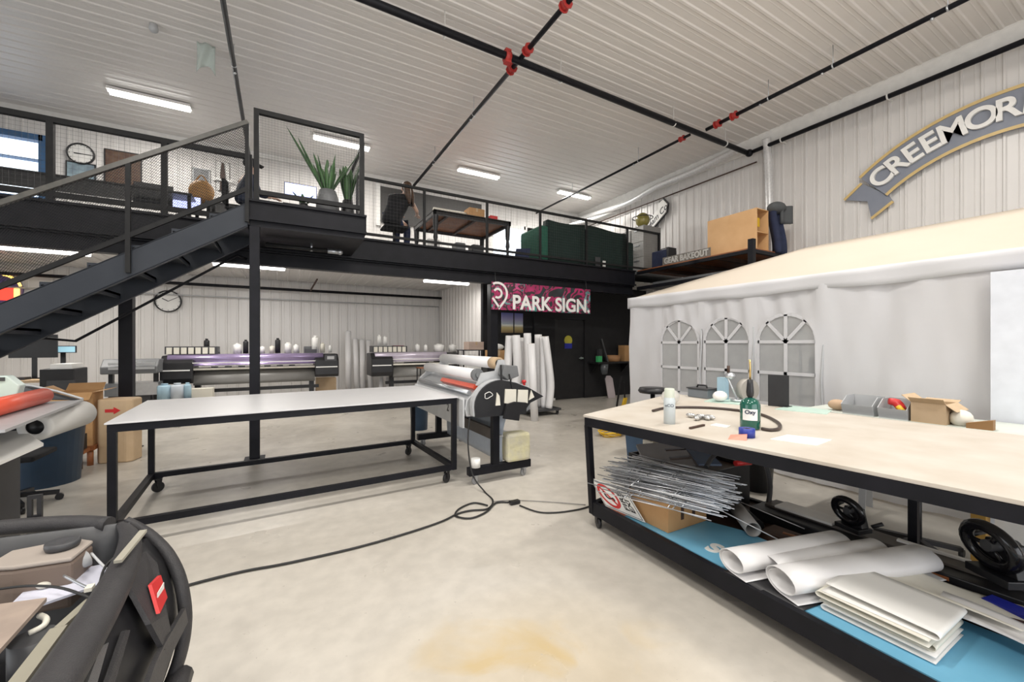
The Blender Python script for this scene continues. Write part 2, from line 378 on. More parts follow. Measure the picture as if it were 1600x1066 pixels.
mb = MB(); mb.box(LX0, LY, 3.1, LX1, LY+.012, MD); mb.box(LX0, LY-.04, MD-.03, LX1, LY, MD); mb.box(LX0, LY-.04, 3.09, LX1, LY, 3.12)
mb.box(LX1-.012, LY, 3.09, LX1, MY-.05, MD); mb.box(LX0, LY, 3.09, LX0+.012, MY-.05, MD)
mb.box(LX0, LY, MD-.02, LX1, MY-.05, MD); mb.box(LX0+.02, LY+.02, 3.02, LX1-.02, MY-.05, 3.1)
struct(mb.build('stair_landing', M_black))
# columns
def column(x, y, s, top):
    mb = MB(); mb.box(x-s/2, y-s/2, .012, x+s/2, y+s/2, top); mb.box(x-s, y-s, 0, x+s, y+s, .012)
    struct(mb.build('steel_column', M_black, bevel=.008))
column(-.30, 6.30, .115, 3.02); column(-1.9, 7.72, .15, 2.75); column(3.88, 7.72, .17, 2.75)
# black office wall under the mezzanine with a door
mb = MB(); OY = 8.87
mb.box(4.2, OY, 0, 6.3, OY+.12, 3.1); mb.box(7.3, OY, 0, XR-.03, OY+.12, 3.1); mb.box(6.3, OY, 2.15, 7.3, OY+.12, 3.1); mb.box(4.24, OY+.12, 0, 4.32, YB-.05, 3.1)
mb.box(5.6, OY-.10, 0, 5.72, OY, 3.1)
struct(mb.build('wall_office', M_wallblack))
struct(ribbed(MB(), (4.235, OY+.02, 0), (0, 1, 0), (-1, 0, 0), (0, 0, 1), YB-OY-.05, 3.1, rh=.02).build('wall_office_side', M_white))
d = struct(MB().box(6.31, OY+.03, .01, 7.29, OY+.08, 2.14).build('door_1', M_bplast))
mb = MB(); mb.cyl((7.2, OY+.03, 1.1), (7.2, OY-.05, 1.1), .022); mb.bar((7.2, OY-.05, 1.1), (7.07, OY-.05, 1.1), .018, .02); mb.cyl((7.2, OY+.03, 1.1), (7.2, OY+.02, 1.1), .035)
mb.build('door_handle', M_alu, d)
struct(MB().box(4.35, OY-.015, 0, 6.3, OY, .06).build('baseboard_office', M_letter))

# ================================================================ lamps
def lamp(x, y, z, half=.6, label='', group=None, power=60, wide=.14, spot=False):
    t = thing('strip_light', label, 'ceiling light', (x, y, z), group)
    MB().box(x-half, y-wide/2, z-.05, x+half, y+wide/2, z).build('housing', M_letter, t)
    mb = MB()
    for s in (-1, 1):
        mb.cyl((x-half+.02, y+s*wide*.27, z-.065), (x+half-.02, y+s*wide*.27, z-.065), .03, n=10)
    mb.build('tube', M_lamp, t)
    if z < 3.05:
        for s in (-1, 1): MB().cyl((x+s*half*.7, y, z), (x+s*half*.7, y, 3.115), .006, n=6).build('hanger_rod', M_letter, t)
    l = area('lamp_light', (0, 0, -.11), (0, 0, 0), half*2, wide, power, (1, .96, .90)); l.parent = t
g = 'twin tube strip lights on the high ceiling'
for x, px, lb in ((-2.2, 0, 'twin tube strip light on the high ceiling, leftmost of the row'), (1.25, 0, 'twin tube strip light on the high ceiling behind the tall mesh guard panel'),
              (4.78, 0, 'twin tube strip light on the high ceiling, third from the left'), (8.1, 0, 'twin tube strip light on the high ceiling nearest the right wall')):
    lamp(x, 10.35, ZC-.03, .62, lb, g, 85, .2)
for x, lb in ((-2.6, 'left of the viewer'), (1.2, 'above the viewer'), (5.3, 'above the white tent')):
    lamp(x, 2.3, ZC-.03, .62, 'twin tube strip light on the high ceiling, in the row '+lb, g+' over the front', 110 if x < 5 else 130, .2)
for x, lb in ((-2.6, 'by the left door'), (1.2, 'in the middle'), (5.3, 'by the right wall')):
    lamp(x, -1.6, ZC-.03, .62, 'twin tube strip light on the high ceiling behind the viewer, '+lb, g+' over the rear', 80, .2)
for px, py, lb in ((62, 391, 'single strip light under the mezzanine seen beneath the stair handrail'), (391, 416, 'single strip light under the mezzanine beside the front column'), (702, 441, 'single strip light under the mezzanine left of the black column')):
    zl = 2.92 if px > 600 else 3.05; p = onZ(px, py, zl-.01); p.x = max(p.x, -6)
    lamp(p.x-(.06 if px > 600 else 0), min(p.y, 11), zl+.045, .55 if px > 600 else .62, lb, 'strip lights under the mezzanine', 20 if px > 600 else 46, .09)
# ================================================================ STAIRS AND GUARDS
def wire_panel(mb, o, du, dv, w_, h_, sp, t, diag=False):
    o = Vector(o); du = Vector(du).normalized(); dv = Vector(dv); dvn = dv.normalized(); nrm = du.cross(dvn)
    if not diag:
        n = max(1, int(w_/sp))
        for i in range(1, n): mb.bar(o+du*(w_*i/n), o+du*(w_*i/n)+dvn*h_, t, t, nrm)
        n = max(1, int(h_/sp))
        for i in range(1, n): mb.bar(o+dvn*(h_*i/n), o+dvn*(h_*i/n)+du*w_, t, t, nrm)
    else:
        for sgn in (1, -1):
            n = int((w_+h_)/sp)
            for i in range(1, n):
                c = i*sp
                if sgn == 1: a = (max(0, c-h_), min(h_, c)); b = (min(w_, c), max(0, c-w_))
                else: a = (max(0, c-h_), h_-min(h_, c)); b = (min(w_, c), h_-max(0, c-w_))
                mb.bar(o+du*a[0]+dvn*a[1], o+du*b[0]+dvn*b[1], t, t, nrm)
def guard(name, label, p0, p1, posts, ztop, zbot, zfoot, sp=.05, t=.0022, bw=.045, extra=None):
    p0 = Vector(p0); p1 = Vector(p1); c = (p0+p1)/2; c.z = zfoot
    r = thing(name, label, 'railing', c); d = (p1-p0); L = d.length; d.normalize()
    MB().bar((p0.x, p0.y, ztop-bw/2), (p1.x, p1.y, ztop-bw/2), bw, bw).build('top_rail', M_rail, r)
    MB().bar((p0.x, p0.y, zbot), (p1.x, p1.y, zbot), bw*.8, bw).build('bottom_rail', M_rail, r)
    for s in posts:
        q = p0+d*s; MB().box(q.x-bw/2, q.y-bw/2, zfoot+.003, q.x+bw/2, q.y+bw/2, ztop-bw).build('post', M_rail, r)
    ps = sorted(posts)
    for a, b in zip(ps[:-1], ps[1:]):
        m = MB(); wire_panel(m, (p0.x+d.x*(a+bw/2), p0.y+d.y*(a+bw/2), zbot+bw/2), d, (0, 0, 1), b-a-bw, ztop-zbot-1.5*bw, sp, t); m.build('mesh_panel', M_wire, r)
    return r
guard('mezzanine_guard', 'grey steel mezzanine railing with fine wire panels, from the landing to the right wall shelf', (1.14, MY+.05, 0), (8.87, MY+.05, 0),
      [.03]+[onY(px, 300, MY+.05).x-1.14 for px in (663, 761, 844, 916, 980)]+[7.70], 4.47, 3.46, MD, .06, .0011)
guard('mezzanine_guard', 'grey steel mezzanine railing with fine wire panels, behind the stairs on the left', (XL+.1, MY+.05, 0), (LX0-.03, MY+.05, 0),
      [.03, 2.0]+[onY(px, 300, MY+.05).x-XL-.1 for px in (79, 257)]+[-LX0*0+(LX0-.03)-(XL+.1)-.03], 4.47, 3.46, MD, .055, .0015, .07)
guard('landing_guard', 'tall dark steel wire mesh guard panel on the landing in front of the plants', (LX0+.06, LY+.03, 0), (LX1-.03, LY+.03, 0), [.03, LX1-LX0-.12], 4.55, 3.47, MD, .035, .0015, .06)
guard('landing_side_guard', 'short dark steel side guard closing the right end of the landing', (LX1-.03, LY+.10, 0), (LX1-.03, MY-.03, 0), [.03, MY-LY-.17], 4.47, 3.46, MD, .05)
# staircase
SL = .655; NR = 14
def zs(x): return MD-.05+SL*(x-LX0)      # stringer top line
st = thing('steel_staircase', 'dark grey steel open riser staircase climbing right to the mezzanine landing', 'stairs', (-3, 6.75, 0))
xb = LX0-(MD-.05)/SL
for y0, nm in ((6.24, 'near'), (7.30, 'far')):
    m = MB(); sgn = 1 if nm == 'near' else -1
    pts = [(LX0-.005, y0, MD-.05), (LX0-.005, y0, MD-.05-.30), (xb+.30/SL, y0, 0.0), (xb, y0, 0)]
    m.prism(pts, (0, .012*sgn, 0))
    a = Vector((LX0-.005, y0, MD-.05)); b = Vector((xb, y0, 0)); off = Vector((0, .03*sgn, 0))
    m.bar(a+off, b+off, .06, .012); m.bar(a+off-Vector((0, 0, .30)), b+off+Vector((.30/SL, 0, 0)), .06, .012)
    m.build('stringer', M_stairs, st)
rise = MD/NR; run = rise/SL
for i in range(1, NR):
    z = MD-i*rise; x = LX0-(i-1)*run-.02
    m = MB(); m.box(x-run-.02, 6.265, z-.03, x, 7.275, z); m.box(x-run-.02, 6.265, z-.07, x-run-.008, 7.275, z-.03); m.box(x-.012, 6.265, z-.07, x, 7.275, z)
    m.build('tread', M_stairs, st)
for yy, post_x in ((6.215, [LX0-.01, -1.52, -3.0, -4.5]),):
    hr = thing('stair_handrail', 'sloping steel handrail with expanded metal infill on the near side of the stairs', 'handrail', (-3, yy, 0))
    m = MB(); x1 = -5.0
    m.bar((LX0, yy, zs(LX0)+1.02), (x1, yy, zs(x1)+1.02), .05, .05)
    m.build('top_rail', mat('worn_grey_handrail', (.07, .07, .065), .35, c2=(.10, .095, .085), scale=14), hr)
    MB().bar((LX0, yy, zs(LX0)+.17), (x1, yy, zs(x1)+.17), .04, .05).build('lower_rail', M_rail, hr)
    for x in post_x: MB().box(x-.022, yy-.022, zs(x)-.25, x+.022, yy+.022, zs(x)+1.0).build('post', M_rail, hr)
    ps = [LX0-.03]+[x for x in post_x[1:]]+[x1]
    for a, b in zip(ps[:-1], ps[1:]):
        m = MB(); Lh = a-b; H = .80; sp = .034
        for sgn in (1, -1):
            for i in range(1, int((Lh+H)/sp)):
                c = i*sp
                if sgn == 1: p = (max(0, c-H), min(H, c)); q = (min(Lh, c), max(0, c-Lh))
                else: p = (max(0, c-H), H-min(H, c)); q = (min(Lh, c), H-max(0, c-Lh))
                P = Vector((a-p[0], yy, zs(a-p[0])+.19+p[1])); Q = Vector((a-q[0], yy, zs(a-q[0])+.19+q[1])); m.bar(P, Q, .0028, .0034, (0, 1, 0))
        m.build('mesh_panel', M_rail, hr)

# ================================================================ SPRINKLER PIPES AND DUCTS
ZP = 5.94
def collar(m, c, ax, r): m.cyl(Vector(c)-Vector(ax)*.045, Vector(c)+Vector(ax)*.045, r*1.5, n=14); m.box(c[0]-r*.5-.02, c[1]-r*.5-.02, c[2]-r*1.9, c[0]+r*.5+.02, c[1]+r*.5+.02, c[2]+r*1.9)
def hanger(p, r, parent):
    m = MB(); m.cyl((p[0], p[1], p[2]+r), (p[0], p[1], ZC-.005), .005, n=6); ax = parent.get('_d', 0)
    m.build('hanger_rod', M_galv, parent)
t = thing('sprinkler_main_pipe', 'thick black sprinkler main crossing the high ceiling to the right wall', 'pipe', (3, 5.6, ZP))
MB().cyl((XL+.2, 5.45, ZP), (9.5, 5.62, ZP), .055, n=18).build('pipe', M_black, t)
for x in (-3.5, 2.05, 4.1, 6.9, 8.6):
    m = MB(); m.cyl((x-.012, 5.6, ZP), (x+.012, 5.6, ZP), .062, n=18); m.cyl((x, 5.6, ZP+.05), (x, 5.6, ZC-.005), .006, n=6); m.build('clevis_hanger', M_letter, t)
m = MB(); m.ball((9.5, 5.6, ZP), .085); m.build('elbow', M_black, t)
m = MB(); collar(m, (3.05, 5.56, ZP), (1, 0, 0), .055); m.build('red_coupling', M_redfit, t)
def branch(x, y0, y1, r, lab, cups, hang):
    t = thing('sprinkler_branch_pipe', lab, 'pipe', (x, (y0+y1)/2, ZP+.02), 'sprinkler branch pipes')
    MB().cyl((x, y0, ZP+.02), (x, y1, ZP+.02), r, n=12).build('pipe', M_black, t)
    for c in cups:
        m = MB(); m.cyl((x, c-.04, ZP+.02), (x, c+.04, ZP+.02), r*1.7, n=14); m.cyl((x, c-.055, ZP+.02), (x, c-.035, ZP+.02), r*2.2, n=8); m.cyl((x, c+.035, ZP+.02), (x, c+.055, ZP+.02), r*2.2, n=8)
        m.build('red_coupling', M_redfit, t)
    for c in hang:
        m = MB(); m.cyl((x, c, ZP+.02), (x, c, ZC-.005), .006, n=6); m.cyl((x, c-.01, ZP+.02), (x, c+.01, ZP+.02), r*1.15, n=12); m.ball((x, c+.15, ZP-.02), .022, n=8, m=5); m.build('hanger_and_sprinkler', M_alu, t)
branch(-.66, YF+.3, 11.8, .034, 'black branch pipe running back past the top of the stairs', (), (4.6, 7.9))
branch(3.26, YF+.3, 11.8, .036, 'black branch pipe with red couplings crossing the middle of the ceiling', (5.3, 5.8, 4.35), (7.3, 9.6))
branch(7.72, YF+.3, 5.45, .036, 'front black branch pipe with red couplings near the right wall', (5.2, 4.85), (3.2, 1.9, 4.2))
branch(7.60, 5.75, 11.8, .028, 'rear black branch pipe with red couplings near the right wall', (5.95,), (7.2, 9.8))
t = thing('wall_feed_pipe', 'black pipe running along the top of the right wall toward the viewer', 'pipe', (9.5, 1, 5.9))
MB().cyl((9.5, 5.5, 5.94), (9.5, YF+.3, 5.94), .045, n=14).build('pipe', M_black, t)
for y in (4.9, 3.1, 1.5):
    m = MB(); m.cyl((9.5, y-.012, 5.94), (9.5, y+.012, 5.94), .055, n=14); m.box(9.5, y-.012, 5.90, XR-.03, y+.012, 5.92); m.build('bracket', M_letter, t)
tag(MB().cyl((9.62, 5.5, 5.72), (9.62, YB, 5.72), .018, n=8).build('conduit', M_dwood), 'thin dark conduit along the upper right wall behind the main pipe elbow', 'pipe')
def duct(pts, r, lab, mt=None, name='flexible_duct'):
    m = MB(); P = [Vector(p) for p in pts]; out = []; rr = []
    N = len(P)
    for i in range(N-1):
        p0, p1, p2, p3 = P[max(i-1, 0)], P[i], P[i+1], P[min(i+2, N-1)]; k = max(2, int((p2-p1).length/.05))
        for j in range(k):
            u = j/k; out.append(.5*((2*p1)+(p2-p0)*u+(2*p0-5*p1+4*p2-p3)*u*u+(3*p1-p0-3*p2+p3)*u**3)); rr.append(r*(1 if len(out) % 2 else .9))
    out.append(P[-1]); rr.append(r); m.tube(out, rr, 12); return tag(m.build(name, mt or M_duct), lab, 'duct')
duct([(9.4, 5.85, 6.08), (9.4, 7.0, 6.0), (9.42, 8.2, 6.02), (9.45, 9.4, 5.9), (9.4, 10.8, 5.95), (9.35, 12.05, 6.0)], .085, 'silver flexible duct sagging along the top of the right wall')
duct([(9.5, 5.22, 6.1), (9.55, 5.20, 5.6), (9.53, 5.16, 4.6), (9.55, 5.15, 3.42)], .085, 'silver flexible duct dropping down the right wall behind the jacket')
t = thing('white_drain_pipe', 'white plastic pipe with black collar under the far ceiling corner', 'pipe', (8.9, 10.6, 5.6))
MB().cyl((8.42, 11.2, 5.48), (9.3, 9.73, 5.66), .06, n=14).build('pipe', M_letter, t); MB().cyl((8.39, 11.25, 5.47), (8.44, 11.17, 5.485), .075, n=14).build('collar', M_bplast, t)
# ceiling junction stub and hanging plastic (top left)
p = onZ(90*0+240, 45, ZC-.08)
tag(MB().cyl(p, (p.x, p.y, ZC-.01), .05).ball(p, .06).build('ceiling_junction', M_lgrey), 'small grey junction fitting on the ceiling at the upper left', 'fitting')
p = onZ(322, 75, ZC-.1); m = MB()
m.grid(lambda u, v: (p.x-.12+.24*u, p.y+.03*math.sin(9*u+4*v), ZC-.03-.5*v*(1-.3*math.sin(3*u))), 8, 8, thick=(0, .006, 0))
tag(m.build('hanging_plastic_sheet', mat('pale_plastic_film', (.62, .70, .66), .3, alpha=.75)), 'scrap of pale plastic film hanging from the ceiling left of the pipe', 'plastic sheet')
m = MB(); m.cyl((XL, 11.75, 2.86), (4.19, 11.75, 2.86), .035, n=10)
t = thing('sprinkler_branch_pipe', 'black pipe under the mezzanine along the white back wall', 'pipe', (0, 11.75, 2.86)); m.build('pipe', M_black, t)
for px in (395, 485):
    q = onY(px, 440, 11.75); m = MB(); m.bar((q.x, 11.75, 2.86), (q.x+.1, 10.9, 3.05), .03, .03); m.build('brace', M_dwood, t)
tag(MB().cyl((XL, 11.98, 2.62), (4.18, 11.98, 2.62), .014, n=8).build('conduit', M_lgrey), 'thin grey conduit on the back wall below the black pipe', 'pipe')
t = thing('sprinkler_branch_pipe', 'dark pipe under the mezzanine landing with a galvanised elbow', 'pipe', (.5, 6.9, 2.9))
MB().cyl((-.2, 6.9, 2.93), (.72, 6.9, 2.93), .03, n=10).build('pipe', M_rail, t); MB().cyl((.62, 6.9, 2.93), (.8, 6.9, 2.93), .038, n=10).ball((.8, 6.9, 2.93), .045).build('elbow', M_galv, t)
MB().cyl((.4, 6.9, 2.9), (.4, 6.9, 3.05), .02, n=8).build('hanger_rod', M_galv, t)

# ================================================================ SIGNS
# arched ribbon sign on the right wall
XS = 9.60
def YZ(px, py): q = onX(px, py, XS); return (q.y, q.z)
def circ(a, b, c):
    ax, ay = a; bx, by = b; cx, cy = c; d = 2*(ax*(by-cy)+bx*(cy-ay)+cx*(ay-by))
    ux = ((ax*ax+ay*ay)*(by-cy)+(bx*bx+by*by)*(cy-ay)+(cx*cx+cy*cy)*(ay-by))/d
    uy = ((ax*ax+ay*ay)*(cx-bx)+(bx*bx+by*by)*(ax-cx)+(cx*cx+cy*cy)*(bx-ax))/d
    return ux, uy, math.hypot(ax-ux, ay-uy)
ta, tb, tc_ = YZ(1342, 277), YZ(1460, 190), YZ(1600, 130); ba, bb, bc = YZ(1377, 315), YZ(1480, 248), YZ(1600, 198)
cx_, cz_, R1 = circ(ta, tb, tc_); R0 = math.hypot((ba[0]-cx_), (ba[1]-cz_)); R0b = math.hypot(bc[0]-cx_, bc[1]-cz_); R0 = (R0+R0b)/2
a0 = math.atan2(ta[1]-cz_, ta[0]-cx_); a1 = PI-a0
sg = thing('ribbon_sign', 'arched slate grey ribbon sign with gold edges and white CREEMORE letters on the right wall', 'sign', (XS, 1.5, 4.3))
def arcband(m, ra, rb, x0, x1, s0=a0, s1=a1, n=48):
    pts = [(x0, cx_+ra*math.cos(s0+(s1-s0)*i/n), cz_+ra*math.sin(s0+(s1-s0)*i/n)) for i in range(n+1)]+[(x0, cx_+rb*math.cos(s1+(s0-s1)*i/n), cz_+rb*math.sin(s1+(s0-s1)*i/n)) for i in range(n+1)]
    for i in range(n):
        q = [pts[i], pts[i+1], pts[2*n-i], pts[2*n+1-i]]; m.prism(q, (x1-x0, 0, 0))
m = MB(); arcband(m, R1, R0, XS, XS+.03)
m.build('ribbon_face', M_signgrey, sg)
m = MB(); arcband(m, R1, R1-.05, XS-.012, XS); m.build('gold_edging', M_gold, sg); m = MB(); arcband(m, R0+.05, R0, XS-.012, XS); m.build('gold_edging', M_gold, sg)
tails = [[(1347, 287), (1320, 313), (1356, 315), (1362, 342), (1396, 315), (1388, 305)]]
for sgn in (1, -1):
    m = MB(); pts = []
    for px, py in tails[0]:
        q = onX(px, py, XS+.05); y = q.y if sgn == 1 else 2*cx_-q.y; pts.append((XS+.035, y, q.z))
    m.prism(pts, (.03, 0, 0)); m.build('ribbon_tail', M_signgrey, sg)
    for a, b in ((0, 1), (3, 4)):
        MB().bar((XS+.03, pts[a][1], pts[a][2]), (XS+.03, pts[b][1], pts[b][2]), .02, .045).build('gold_edging', M_gold, sg)
m = MB(); cpx = [(1377, 277), (1403, 259), (1427, 241), (1455, 226), (1489, 206), (1534, 185), (1575, 169)]
al = [math.atan2(YZ(*p)[1]-cz_, YZ(*p)[0]-cx_) for p in cpx]; al.append(al[-1]+(al[-1]-al[-2])*.95)
rm = (R1+R0)/2
for ch, a in zip('CREEMORE', al):
    vs, fs = text(ch, .70*(R1-R0), .05, .016*(R1-R0))
    o = Vector((XS-.03, cx_+rm*math.cos(a), cz_+rm*math.sin(a))); M = frame(o, (0, -math.sin(a), math.cos(a)), (0, math.cos(a), math.sin(a)))
    m.M = M @ Matrix.Diagonal((1.0, 1.0, 1, 1)); m.add(vs, fs)
m.M = None; m.build('raised_lettering', M_letter, sg)
# hanging banner under the mezzanine
p0 = onY(768, 442, MY-.08); p1 = onY(922, 454, MY-.08); bw = p1.x-p0.x; z1 = 2.775; z0 = 2.20
bn = thing('hanging_banner', 'tropical flower banner with white PARK SIGN lettering hung below the mezzanine beam', 'banner', ((p0.x+p1.x)/2, MY-.08, z0))
MB().box(p0.x, MY-.085, z0, p1.x, MY-.075, z1).build('printed_sheet', M_jungle, bn)
m = MB(frame((p0.x+bw*.59, MY-.088, z0+.16), (1, 0, 0), (0, 0, 1))); vs, fs = text('PARK SIGN.', .44, .004, .012); wdt = max(v.x for v in vs)-min(v.x for v in vs); k = bw*.80/wdt
m.add([Vector((v.x*k, v.y*.95, v.z)) for v in vs], fs)
m.build('lettering', M_letter, bn)
m = MB(); cx0, cz0 = p0.x+.14, z0+.34
def ringarc(m, cx, cz, r, w_, a, b, y, n=24):
    for i in range(n):
        s, e = a+(b-a)*i/n, a+(b-a)*(i+1)/n
        m.prism([(cx+(r-w_/2)*math.cos(s), y, cz+(r-w_/2)*math.sin(s)), (cx+(r+w_/2)*math.cos(s), y, cz+(r+w_/2)*math.sin(s)), (cx+(r+w_/2)*math.cos(e), y, cz+(r+w_/2)*math.sin(e)), (cx+(r-w_/2)*math.cos(e), y, cz+(r-w_/2)*math.sin(e))], (0, -.006, 0))
ringarc(m, cx0, cz0, .215, .045, -.7, 2.1, MY-.086); ringarc(m, cx0, cz0, .09, .045, -2.2, 2.6, MY-.086)
m.bar((cx0+.17, MY-.088, cz0-.14), (cx0+.02, MY-.088, cz0-.32), .006, .045, (0, 0, 1)); m.bar((cx0-.12, MY-.088, cz0-.10), (cx0+.04, MY-.088, cz0-.30), .006, .045, (0, 0, 1))
m.build('spiral_logo', M_letter, bn)
for x in (p0.x+.1, p1.x-.1): MB().cyl((x, MY-.08, z1-.01), (x, MY-.03, 3.0), .004, n=5).build('hanging_cord', M_wire, bn)

m = MB(); u0 = onY(335, 418, 7.42); u1 = onY(118, 533, 7.42); u2 = onY(60, 528, 7.42)
ue = u0+(u0-u1).normalized()*.35; m.tube([Vector((ue.x+.1, MY+.06, ue.z)), ue, u0, u1, u2], .018, 8); tag(m.build('sloping_pipe', M_black), 'thin black pipe sloping below the far side of the staircase', 'pipe')
# ================================================================ PEOPLE
def skin_body(name, m, chain, parent, subdiv=2):
    # chain: list of (list of (point, radius)) sharing first points by index names
    verts = []; rad = []; edges = []; idx = {}
    for ch in chain:
        prev = None
        for key, p, r in ch:
            if key in idx: i = idx[key]
            else:
                i = len(verts); verts.append(Vector(p)); rad.append(r); idx[key] = i
            if prev is not None: edges.append((prev, i))
            prev = i
    base = WLOC[parent]; me = bpy.data.meshes.new(name); me.from_pydata([v-base for v in verts], edges, [])
    o = bpy.data.objects.new(name, me); col.objects.link(o); o.parent = parent; WLOC[o] = base
    s = o.modifiers.new('skin', 'SKIN'); s.use_smooth_shade = True
    if not me.skin_vertices: 
        bpy.context.view_layer.update()
    for i, sv in enumerate(me.skin_vertices[0].data):
        rr = rad[i]; sv.radius = rr if isinstance(rr, tuple) else (rr, rr)
    me.skin_vertices[0].data[0].use_root = True
    sb = o.modifiers.new('sub', 'SUBSURF'); sb.levels = subdiv; sb.render_levels = subdiv
    me.materials.append(m); return o
def hand(c, d, side, parent):
    c = Vector(c); d = Vector(d).normalized(); s = Vector(side).normalized(); ch = [[('w', c, .022), ('p', c+d*.05, (.036, .018)), ('q', c+d*.085, (.034, .014))]]
    for k, (o_, L) in enumerate(((-.03, .065), (-.01, .078), (.01, .074), (.03, .058))):
        b = c+d*.088+s*o_; ch.append([('q', 0, 0), ('a%d' % k, b, .0095), ('b%d' % k, b+d*L*.5+Vector((0, 0, -.008)), .0085), ('c%d' % k, b+d*L+Vector((0, 0, -.022)), .007)])
    ch.append([('p', 0, 0), ('t0', c+d*.045+s*.04, .011), ('t1', c+d*.075+s*.065, .009)])
    return skin_body('hand', M_skin, ch, parent, 1)
# woman seated behind the railing, leaning right over the desk, seen from behind
W = Vector((2.02, 8.15, MD)); rgt = Vector((CY, -SY, 0)); fw = Vector((SY, CY, 0))
def WP(r, f, z): return W+rgt*r+fw*f+Vector((0, 0, z))
wo = thing('person', 'person in black T-shirt and dark jeans with long brown hair seated behind the railing', 'person', W)
skin_body('body', M_skin, [[('pel', WP(-.13, 0, .60), (.16, .13)), ('sp', WP(-.07, .03, .80), (.13, .11)), ('ch', WP(.03, .08, 1.00), (.15, .11)), ('nk', WP(.09, .12, 1.12), .05), ('h1', WP(.12, .15, 1.19), (.068, .08)), ('h2', WP(.13, .16, 1.28), (.075, .09))],
    [('ch', 0, 0), ('sl', WP(-.16, .06, 1.05), .055), ('el', WP(-.27, .14, .82), .040), ('wl', WP(-.12, .36, .80), .027)],
    [('ch', 0, 0), ('sr', WP(.20, .12, 1.02), .055), ('er', WP(.30, .26, .84), .040), ('wr', WP(.26, .46, .82), .027)],
    [('pel', 0, 0), ('hl', WP(-.22, .10, .57), .09), ('kl', WP(-.18, .50, .57), .065), ('al', WP(-.18, .48, .12), .042), ('fl', WP(-.18, .62, .05), .035)],
    [('pel', 0, 0), ('hr', WP(-.03, .10, .57), .09), ('kr', WP(.04, .50, .57), .065), ('ar', WP(.04, .48, .12), .042), ('fr', WP(.04, .62, .05), .035)]], wo)
skin_body('t_shirt', M_cloth, [[('hem', WP(-.15, .0, .44), (.27, .20)), ('low', WP(-.13, .0, .60), (.27, .20)), ('sp', WP(-.07, .02, .80), (.24, .18)), ('ch', WP(.02, .07, .98), (.205, .16)), ('nk', WP(.08, .10, 1.08), .09)],
    [('ch', 0, 0), ('sl', WP(-.16, .06, 1.04), .085), ('el', WP(-.225, .10, .93), .066)], [('ch', 0, 0), ('sr', WP(.19, .12, 1.01), .085), ('er', WP(.25, .19, .92), .066)]], wo)
skin_body('jeans', M_navy, [[('top', WP(-.16, -.01, .68), (.24, .18)), ('pel', WP(-.19, -.01, .52), (.28, .21)), ('hl', WP(-.22, .14, .56), .13), ('kl', WP(-.18, .50, .57), .09), ('al', WP(-.18, .48, .16), .06)],
    [('pel', 0, 0), ('hr', WP(-.03, .14, .56), .13), ('kr', WP(.04, .50, .57), .09), ('ar', WP(.04, .48, .16), .06)]], wo)
m = MB(); m.ball(WP(.135, .13, 1.285), .11, (1, 1.05, 1.0)); m.tube([WP(.15, .05, 1.28), WP(.17, .0, 1.18), WP(.20, -.02, 1.04), WP(.22, 0, .90)], [.07, .075, .06, .02], 12, sub=4)
m.tube([WP(.21, .10, 1.27), WP(.25, .08, 1.12), WP(.27, .06, .98), WP(.28, .06, .86)], [.035, .04, .03, .012], 8, sub=3)
m.build('hair', M_hair, wo)
hand(WP(-.12, .36, .80), rgt*.6+fw*.8, rgt, wo); hand(WP(.26, .46, .82), fw, -rgt, wo)
for a in (-.03, .03): MB().ball(WP(.13+a, .245, 1.27), .012, n=8, m=5).build('eye', M_letter, wo)
MB().ball(WP(.035, .14, 1.25), .035, (.6, .8, 1.1), n=8, m=5).build('ear', M_skin, wo); MB().ball(WP(.13, .262, 1.24), .016, (.7, 1, 1.2), n=8, m=5).build('nose', M_skin, wo)
m = MB(); m.ball(WP(.13, .25, 1.20), .02, (1.1, .5, .35), n=8, m=5); m.build('mouth', M_red, wo)
oc2 = thing('office_chair', 'black office chair under the long haired person', 'chair', WP(-.1, .05, 0)); office_chair_later = (oc2, WP(-.1, .05, 0))
# man with a cap seated further left
W = Vector((-.58, 8.55, MD)); rgt = Vector((1, 0, 0)); fw = Vector((0, -1, 0))
rgt = Vector((.35, -.94, 0)); fw = Vector((.94, .35, 0))
mo = thing('person', 'person in dark cap and dark shirt seated facing right behind the landing', 'person', W)
skin_body('body', M_skin, [[('pel', WP(0, 0, .52), (.16, .12)), ('sp', WP(0, .02, .72), (.14, .11)), ('ch', WP(0, .05, .95), (.17, .11)), ('nk', WP(0, .08, 1.10), .06), ('h1', WP(0, .11, 1.18), (.075, .085)), ('h2', WP(0, .12, 1.29), (.08, .095))],
    [('ch', 0, 0), ('sl', WP(-.20, .06, 1.0), .062), ('el', WP(-.26, .16, .74), .045), ('wl', WP(-.16, .40, .76), .03)],
    [('ch', 0, 0), ('sr', WP(.20, .06, 1.0), .062), ('er', WP(.26, .16, .74), .045), ('wr', WP(.16, .40, .76), .03)],
    [('pel', 0, 0), ('hl', WP(-.10, .12, .50), .085), ('kl', WP(-.13, .48, .50), .065), ('al', WP(-.13, .46, .10), .045), ('fl', WP(-.13, .62, .05), .04)],
    [('pel', 0, 0), ('hr', WP(.10, .12, .50), .085), ('kr', WP(.13, .48, .50), .065), ('ar', WP(.13, .46, .10), .045), ('fr', WP(.13, .62, .05), .04)]], mo)
